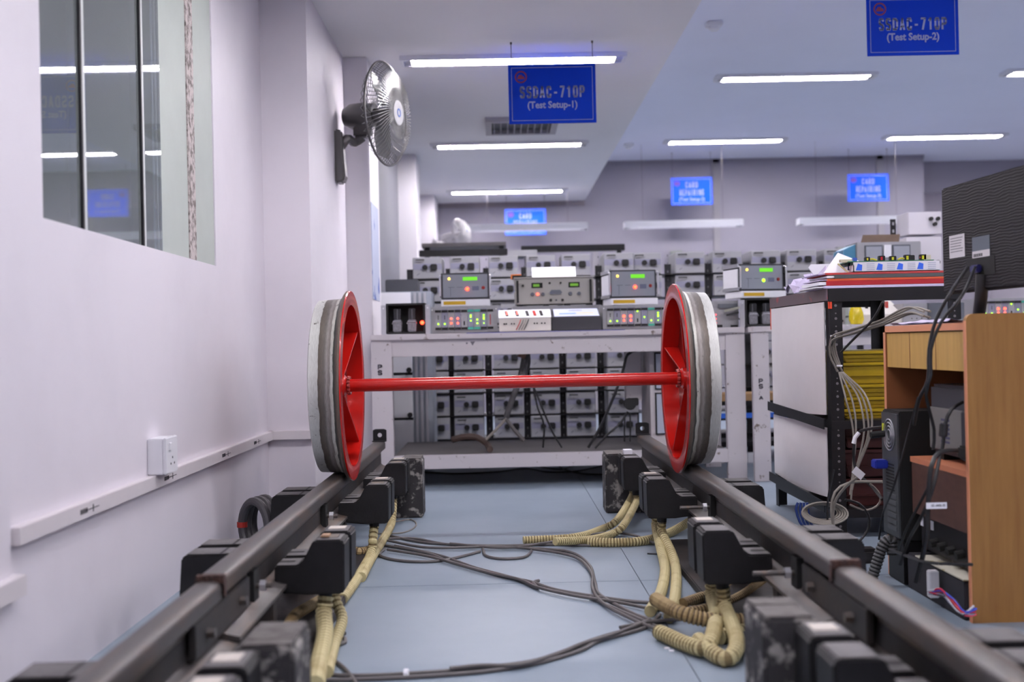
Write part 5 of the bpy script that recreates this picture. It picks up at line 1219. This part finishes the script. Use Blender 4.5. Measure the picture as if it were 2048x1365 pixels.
# tower computer
YTa, YTb = 3.99, 4.17; 
t = thing('tower_computer', 'black tower computer with rear grilles at the far end of the desk', 'computer', (XD+.2, 4.08, .15))
tz0, tz1 = .15, P(1780, 815, 4.15).z
YTa = 3.90; YTb = 4.07
xt = XD-.022
obj('case', MB().box(xt+.002, xt+.42, YTa, YTb, tz0, tz1), blk, t, bev=.004)
rear = obj('rear_plate', MB().box(xt-.004, xt+.002, YTa+.006, YTb-.006, tz0+.01, tz1-.01), mat('rear_plate_grey', (84, 88, 92), .4, metal=.4, var=.1), t)
gz = tz1-.085; ym = (YTa+YTb)/2
for r_ in (.018, .03, .042, .054):
    obj('fan_grille', MB().tube([(xt-.006, ym+r_*math.cos(2*PI*k/24), gz+r_*math.sin(2*PI*k/24)) for k in range(25)], .002, n=5), alum, rear)
for k in range(9): obj('vent_slot', MB().box(xt-.005, xt-.004, ym-.04, ym+.04, gz-.10-k*.011, gz-.105-k*.011), blk, rear)
for k in range(6): obj('slot_cover', MB().box(xt-.007, xt-.004, ym-.06, ym+.03, tz0+.03+k*.022, tz0+.045+k*.022), mat('slot_cover_grey', (104, 108, 112), .4, metal=.4, var=0), rear)
obj('yellow_label', MB().box(xt-.0052, xt-.004, YTb-.045, YTb-.012, tz1-.075, tz1-.05), mat('lime_label', (190, 200, 40), .5, var=0), rear)
obj('power_plug', MB().cyl((xt-.055, YTb-.04, tz1-.09), (xt-.004, YTb-.04, tz1-.085), .012, n=10), blk, t)
obj('video_plug', MB().box(xt-.05, xt-.004, YTb-.07, YTb-.02, gz-.12, gz-.09), bluem, t, bev=.004)
tag(obj('support_box', MB().box(xt+.01, xt+.4, YTa+.005, YTb-.005, 0, tz0), darker, bev=.004), 'black box on the floor carrying the tower computer', 'box')
# things low in the desk
t = thing('black_case', 'black case with small white labels under the dark shelf board', 'case', (XD+.2, 3.6, .13))
zb0, zb1 = .135, .262
obj('case_body', MB().box(XD+.03, XD+.4, 3.40, 3.86, zb0, zb1), dark, t, bev=.01)
obj('white_label', MB().box(XD+.0285, XD+.03, 3.74, 3.765, zb1-.05, zb1-.02), whitep, t)
obj('white_label', MB().box(XD+.0285, XD+.03, 3.83, 3.855, zb1-.05, zb1-.015), whitep, t)
for k in range(4): obj('knob', MB().cyl((XD+.03, 3.50+.07*k, zb0+.045), (XD+.005, 3.50+.07*k, zb0+.04), .014, n=10), blk, t)
t = thing('paper_box', 'dark box topped with stained white printed papers low in the desk', 'box', (XD+.2, 3.6, 0))
obj('box_body', MB().box(XD-.01, XD+.42, 3.40, 3.88, .0, .118), mat('dark_carton', (40, 38, 44), .7, var=.15), t, bev=.004)
obj('papers', MB().box(XD-.012, XD+.3, 3.40, 3.80, .118, .122), mat('stained_paper', (210, 206, 190), .7, c2=(170, 150, 60), scale=14, thr=(.55, .62)), t)
tag(obj('small_switch_box', MB().box(XD-.05, XD-.02, 3.57, 3.60, .03, .115), whitem, bev=.003), 'small white box standing in front of the desk opening', 'box')
# ================================================================ MONITOR
ML = P(1884, 480, 3.93); Mn = P(2050, 450, 3.40)
d = Vector((Mn.x-ML.x, Mn.y-ML.y, 0)).normalized(); nrm = Vector((d.y, -d.x, 0)); 
if nrm.x > 0: nrm = -nrm                # back side points to -X
zt_m = P(1880, 378, 3.93).z; zb_m = P(1886, 588, 3.93).z; wM = .64
o0 = Vector((ML.x, ML.y, 0)); wv = d
t = thing('monitor', 'black computer monitor seen from behind on the desk, with stickers', 'monitor', (ML.x+.06, 3.62, zdt))
def MV(u, z, k): return o0+wv*u+Vector((0, 0, z))-nrm*k      # u along the width, k: depth away from the back
def mbox(n, u0, u1, z0, z1, k0, k1, m, par=t, bev=0):
    vs = [MV(u, z, k) for z in (z0, z1) for k in (k0, k1) for u in (u0, u1)]
    return obj(n, MB().add(vs, [(0, 2, 3, 1), (4, 5, 7, 6), (0, 1, 5, 4), (1, 3, 7, 5), (3, 2, 6, 7), (2, 0, 4, 6)]), m, par, bev=bev)
mm = mat('monitor_black_wavy', (26, 24, 27), .55, var=0, spec=.25)
ntm = mm.node_tree; wvn = ntm.nodes.new('ShaderNodeTexWave'); wvn.bands_direction = 'Z'; wvn.inputs['Scale'].default_value = 34; wvn.inputs['Distortion'].default_value = 6; wvn.inputs['Detail'].default_value = 1; wvn.inputs['Detail Scale'].default_value = .5
tcn = ntm.nodes.new('ShaderNodeTexCoord'); ntm.links.new(tcn.outputs['Object'], wvn.inputs['Vector'])
bpn = ntm.nodes.new('ShaderNodeBump'); bpn.inputs['Strength'].default_value = .35; bpn.inputs['Distance'].default_value = .002
ntm.links.new(wvn.outputs[0], bpn.inputs['Height']); ntm.links.new(bpn.outputs[0], ntm.nodes['Principled BSDF'].inputs['Normal'])
mbox('back_shell', 0, wM, zb_m, zt_m, 0, .02, mm, bev=.006)
mbox('screen_bezel', -.002, wM+.002, zb_m-.002, zt_m+.002, .02, .035, blk, bev=.003)
mbox('screen', .015, wM-.015, zb_m+.015, zt_m-.012, .0351, .0355, mat('screen_dark', (16, 18, 24), .2, var=0))
def uz(px, py):
    best = None
    u = 0
    for k in range(200):
        u = wM*k/200; q = MV(u, 1.2, 0); dd = ray(px, py); tt = q.y/dd.y
        if best is None or abs(dd.x*tt-q.x) < best[0]: best = (abs(dd.x*tt-q.x), u, H+dd.z*tt)
    return best[1], best[2]
u0, z1_ = uz(1899, 473); u1, z0_ = uz(1930, 513)
s1 = mbox('paper_label', u0, u1, z0_, z1_, -.001, 0, mat('label_white', (206, 202, 206), .6, var=0))
for k in range(6): mbox('print_line', u0+.008, u1-.008-random.uniform(0, .02), z1_-.012-k*.009, z1_-.009-k*.009, -.0014, -.001, mat('label_print', (120, 118, 124), .6, var=0), s1)
u0, z1_ = uz(1944, 476); u1, z0_ = uz(1980, 512)
s2 = mbox('rating_label', u0, u1, z0_, z1_, -.001, 0, mat('rating_grey', (96, 104, 114), .4, metal=.3, var=0))
mbox('barcode_strip', u0, u1, z0_, z0_+.022, -.0014, -.001, mat('label_white', (206, 202, 206)), s2)
for k in range(12): mbox('barcode_bar', u0+.008+k*.005, u0+.010+k*.005+(.001 if k % 3 else 0), z0_+.003, z0_+.013, -.0018, -.0014, blk, s2)
u0, z1_ = uz(1932, 520); u1, z0_ = uz(1990, 548)
mbox('port_recess', u0, u1, z0_, z1_, -.0015, 0, blk)
mbox('video_plug', u0+.06, u0+.11, z0_+.01, z0_+.035, -.02, -.0015, mat('navy_plug', (34, 34, 90), .4, var=0), bev=.004)
um = uz(1952, 560)[0]
nk0, nk1 = MV(um+.03, zb_m+.04, .0), MV(um-.02, zdt+.03, .01)
obj('stand_neck', MB().tube(smooth_path([MV(um+.04, zb_m+.05, .0), MV(um+.03, zb_m-.02, .0), MV(um-.0, zdt+.05, .01), MV(um-.05, zdt+.012, .03)], .02), .02, n=12, rad=None), dark, t, sm=True)
bc = MV(um-.02, 0, .04)
obj('stand_base', MB().lathe([(zdt, .001), (zdt, .12), (zdt+.006, .12), (zdt+.02, .05), (zdt+.022, .001)], 32, 'z', (bc.x, bc.y, 0)), dark, t, sm=True)
crumple('paper_pile', [(XD+.005, 4.05, zdt+.001), (XD+.01, 3.62, zdt+.001), (XD+.10, 3.62, zdt+.002), (XD+.10, 4.05, zdt+.002)], 'loose lilac papers on the desk top beside the monitor stand', lil, .006, .003, seed=3)
# ================================================================ CABLES around the desk
for l, lb, r in ((([1935, 535, 3.62], [1905, 580, 3.45], [1872, 640, 3.45], [1858, 700, 3.45], [1856, 760, 3.45], [1838, 800, 3.5], [1828, 850, 3.6]), 'black video cable from the monitor down past the drawer to the left', .0055),
                 (([1950, 535, 3.6], [1925, 590, 3.42], [1882, 645, 3.42], [1862, 700, 3.42], [1862, 750, 3.42], [1852, 790, 3.45], [1868, 860, 3.5], [1866, 900, 3.5]), 'black power cable from the monitor twisting down the drawer front', .005),
                 (([1925, 805, 3.45], [1902, 820, 3.42], [1890, 850, 3.42], [1884, 900, 3.42], [1868, 915, 3.42]), 'black cable with thick filter on the power unit', .0055),
                 (([1915, 902, 3.4], [1880, 905, 3.38], [1862, 935, 3.35], [1856, 1010, 3.35], [1852, 1080, 3.35], [1832, 1165, 3.4]), 'thick black cable hanging in front of the dark shelf board', .0075),
                 (([1880, 910, 3.38], [1870, 960, 3.36], [1858, 1000, 3.36], [1840, 1040, 3.4], [1818, 1080, 3.5], [1800, 1130, 3.55]), 'black cable beside the thick hanging one', .0055),
                 (([1836, 795, 3.7], [1818, 860, 3.75], [1800, 930, 3.75], [1785, 980, 3.8], [1765, 1030, 4.0], [1758, 1080, 4.05]), 'thin black cable slanting over the tower side', .0035),
                 (([1862, 965, 3.5], [1838, 1010, 3.55], [1812, 1060, 3.6], [1796, 1110, 3.7]), 'thin black cable running down left below the shelf board', .0045),
                 (([1780, 1100, 3.7], [1850, 1125, 3.34], [1900, 1128, 3.34], [1945, 1130, 3.34]), 'dark cable crossing in front of the papers low in the desk', .005)):
    cable([P(*q) for q in l], r, cabk, lb, 'black desk cables')
c0, c1 = P(1888, 848, 3.42), P(1886, 874, 3.42)
tag(obj('ferrite_filter', MB().cyl(c0, c1, .013, n=14), dark, bev=.002), 'black cylindrical filter on the cable before the power unit', 'filter')
c = P(1873, 1012, 3.33)
tg0 = thing('cable_tag', 'white paper tag with a number on the thick black cable', 'tag', c)
obj('tag_paper', MB().cbox(c, (.06, .002, .018)), whitep, tg0)
text_at('tag_number', '181-0406-00', .0105, (c.x+.004, c.y-.0012, c.z), inkm, tg0, .8, .0002, ext=.0001)
# pale grey bundle from the bench round the post
def bundle(l, n, r, sp, m, lab, g):
    for k in range(n):
        off = Vector(((k % 2)*sp, 0, (k//2)*sp))
        cable([P(*q)+off*(1 if i else 1)+Vector((random.uniform(-sp, sp)*.3, 0, random.uniform(-sp, sp)*.3)) for i, q in enumerate(l)], r, m, lab % ('first', 'second', 'third', 'fourth', 'fifth', 'sixth')[k], g)
random.seed(21)
bundle([[1850, 634, 4.04], [1815, 626, 4.2], [1760, 650, 4.4], [1700, 668, 4.6], [1664, 680, 4.72], [1662, 710, 4.75], [1675, 742, 4.76]], 4, .0042, .015, cabg, 'pale grey cable of the tied bundle by the black post, %s strand above the tie', 'grey cable bundle')
ends = [[[1678, 745, 4.76], [1692, 800, 4.7], [1706, 860, 4.7], [1706, 930, 4.7], [1702, 1000, 4.7]], [[1680, 745, 4.76], [1704, 800, 4.68], [1712, 860, 4.65], [1706, 940, 4.65], [1700, 990, 4.65]], [[1682, 745, 4.76], [1714, 790, 4.66], [1727, 840, 4.6], [1726, 880, 4.6], [1712, 940, 4.6]], [[1684, 745, 4.76], [1722, 790, 4.62], [1736, 840, 4.58], [1734, 880, 4.58], [1716, 930, 4.6], [1704, 980, 4.6]], [[1686, 745, 4.76], [1728, 786, 4.6], [1744, 835, 4.55], [1738, 880, 4.55], [1722, 920, 4.58], [1706, 960, 4.6]]]
for k, l in enumerate(ends): cable([P(*q) for q in l], .004, cabg, 'pale grey cable fanning down below the tie, %s from the left' % ('first', 'second', 'third', 'fourth', 'fifth')[k], 'grey cable bundle')
for (px, py), l in (((1666, 672), 'white tie holding the grey bundle at the black post, upper one'), ((1679, 732), 'white tie holding the grey bundle at the black post, lower one')):
    c = P(px, py, 4.74); tag(obj('cable_tie', MB().lathe([(-.003, .012), (.003, .012), (.003, .009), (-.003, .009)], 14, 'z', c, closed=True), whitep), l, 'cable tie', 'cable ties')
for l, r, m, lb in ((([1766, 604, 4.2], [1745, 640, 4.4], [1706, 680, 4.6], [1682, 705, 4.75]), .005, cabk, 'black cable joining the grey bundle behind the post'),
                    (([1765, 855, 4.2], [1740, 858, 4.3], [1716, 866, 4.4], [1708, 890, 4.4], [1712, 940, 4.4], [1745, 975, 4.3], [1765, 1000, 4.2]), .006, cabk, 'black power lead from the tower looping down'),
                    (([1766, 964, 4.25], [1700, 966, 4.4], [1670, 985, 4.4], [1663, 1020, 4.4], [1670, 1060, 4.4], [1690, 1090, 4.35]), .0055, cabg, 'grey cable curving from the tower to the rail'),
                    (([1722, 950, 4.3], [1690, 975, 4.35], [1668, 1010, 4.4], [1668, 1060, 4.4], [1684, 1085, 4.35]), .006, cabg, 'pale thick cable curving left beside the post'),
                    (([1740, 968, 4.3], [1757, 985, 4.3], [1760, 1005, 4.3], [1745, 1018, 4.3], [1725, 1020, 4.3], [1700, 1010, 4.3]), .004, cabg, 'round grey cable loop before the tower'),
                    (([1690, 1000, 4.3], [1718, 1008, 4.3], [1736, 1030, 4.3], [1738, 1055, 4.3], [1722, 1080, 4.3], [1700, 1100, 4.3]), .005, cabk, 'dark cable hooking down right of the post'),
                    (([1800, 985, 4.05], [1792, 1030, 4.05], [1795, 1060, 4.05], [1788, 1080, 4.0]), .007, cabk, 'thick dark lead down the tower back'),
                    (([1668, 940, 4.7], [1656, 1000, 4.7], [1655, 1040, 4.7]), .0045, cabk, 'black cable hanging over the lower white sheet')):
    cable([P(*q) for q in l], r, m, lb, 'cables round the tower')
# coil of grey and blue cable at the lower sheet
cc = P(1635, 1022, 4.7)
t = thing('cable_coil', 'tied coil of grey cables hanging low beside the black post', 'cable coil', (cc.x, cc.y, cc.z-.07))
for k in range(5):
    r_ = .075-.006*k
    obj('coil_turn', MB().tube([(cc.x+.03+r_*1.25*math.cos(2*PI*i/28), cc.y+.01*k+.03*math.sin(2*PI*i/28), cc.z-.012+r_*.55*math.sin(2*PI*i/28)) for i in range(29)], .0045, n=6), cabg, t, sm=True)
t = thing('blue_cable_bundle', 'bundle of blue network cables hanging below the lower white sheet', 'cable bundle', P(1610, 1040, 4.75))
for k in range(4): obj('blue_strand', MB().tube(smooth_path([P(1596+6*k, 1006, 4.75), P(1592+8*k, 1020, 4.75), P(1600+7*k, 1045, 4.75), P(1612+6*k, 1062, 4.75)], .02), .0055, n=6), cabb, t, sm=True)
c = P(1717, 947, 4.28)
tg_ = obj('cable_tag', MB().add([c+Vector(v) for v in ((-.026, 0, .004), (-.008, 0, .026), (.026, 0, -.004), (.008, 0, -.026), (-.026, .001, .004), (-.008, .001, .026), (.026, .001, -.004), (.008, .001, -.026))], [(0, 1, 2, 3), (7, 6, 5, 4), (0, 4, 5, 1), (1, 5, 6, 2), (2, 6, 7, 3), (3, 7, 4, 0)]), whitep); tag(tg_, 'tilted white paper tag on the cables before the tower', 'tag')
tag(obj('cable_sleeve', MB().tube([P(1718, 866, 4.38), P(1710, 876, 4.38), P(1707, 888, 4.38)], .008, n=8), whitep, sm=True), 'short white sleeve on the tower power lead', 'sleeve')
# grey corrugated hose and adaptors near the right rail
hose([P(1745, 1155, 3.9), P(1756, 1120, 3.9), P(1768, 1088, 3.9), P(1782, 1082, 3.9), P(1784, 1110, 3.9)], .020, mat('dark_grey_corrugated', (84, 84, 86), .45, var=.1), 'dark grey corrugated hose bending up behind the right rail', 'grey hoses')
for (px, py, Y, s_), l in (((1732, 1100, 4.2, .04), 'black round adapter on the floor behind the right rail'), ((1705, 1092, 4.35, .035), 'small black adapter box beside the post foot')):
    c = PZ(px, py+25, 0); o = obj('adapter', MB().box(c.x-s_, c.x+s_, c.y-s_, c.y+s_, 0, .055), dark, bev=.012); tag(o, l, 'adapter', 'adapters')
# coloured wire bundle
cols_ = [(200, 40, 80), (40, 60, 180), (190, 190, 200), (220, 60, 90), (40, 40, 50), (150, 150, 170), (60, 80, 200), (200, 50, 60)]
t = thing('wire_bundle', 'bundle of pink, blue, grey and black wires on the floor before the desk', 'wire bundle', PZ(1905, 1215, 0))
random.seed(2)
for k, cc_ in enumerate(cols_):
    j = lambda a: random.uniform(-a, a)
    pts = [P(1858+j(3), 1186+j(3), 3.42), P(1885+j(5), 1185+j(8), 3.38), P(1905+j(5), 1205+j(8), 3.34), P(1925+j(6), 1228+j(6), 3.32), P(1950+j(4), 1222+j(10), 3.33)]
    pts = [Vector((p.x, p.y, max(.008, p.z))) for p in pts]
    obj('wire', MB().tube(smooth_path(pts, .015), .0032, n=6), mat('wire_%d_%d' % cc_[:2], cc_, .4, var=0), t, sm=True)
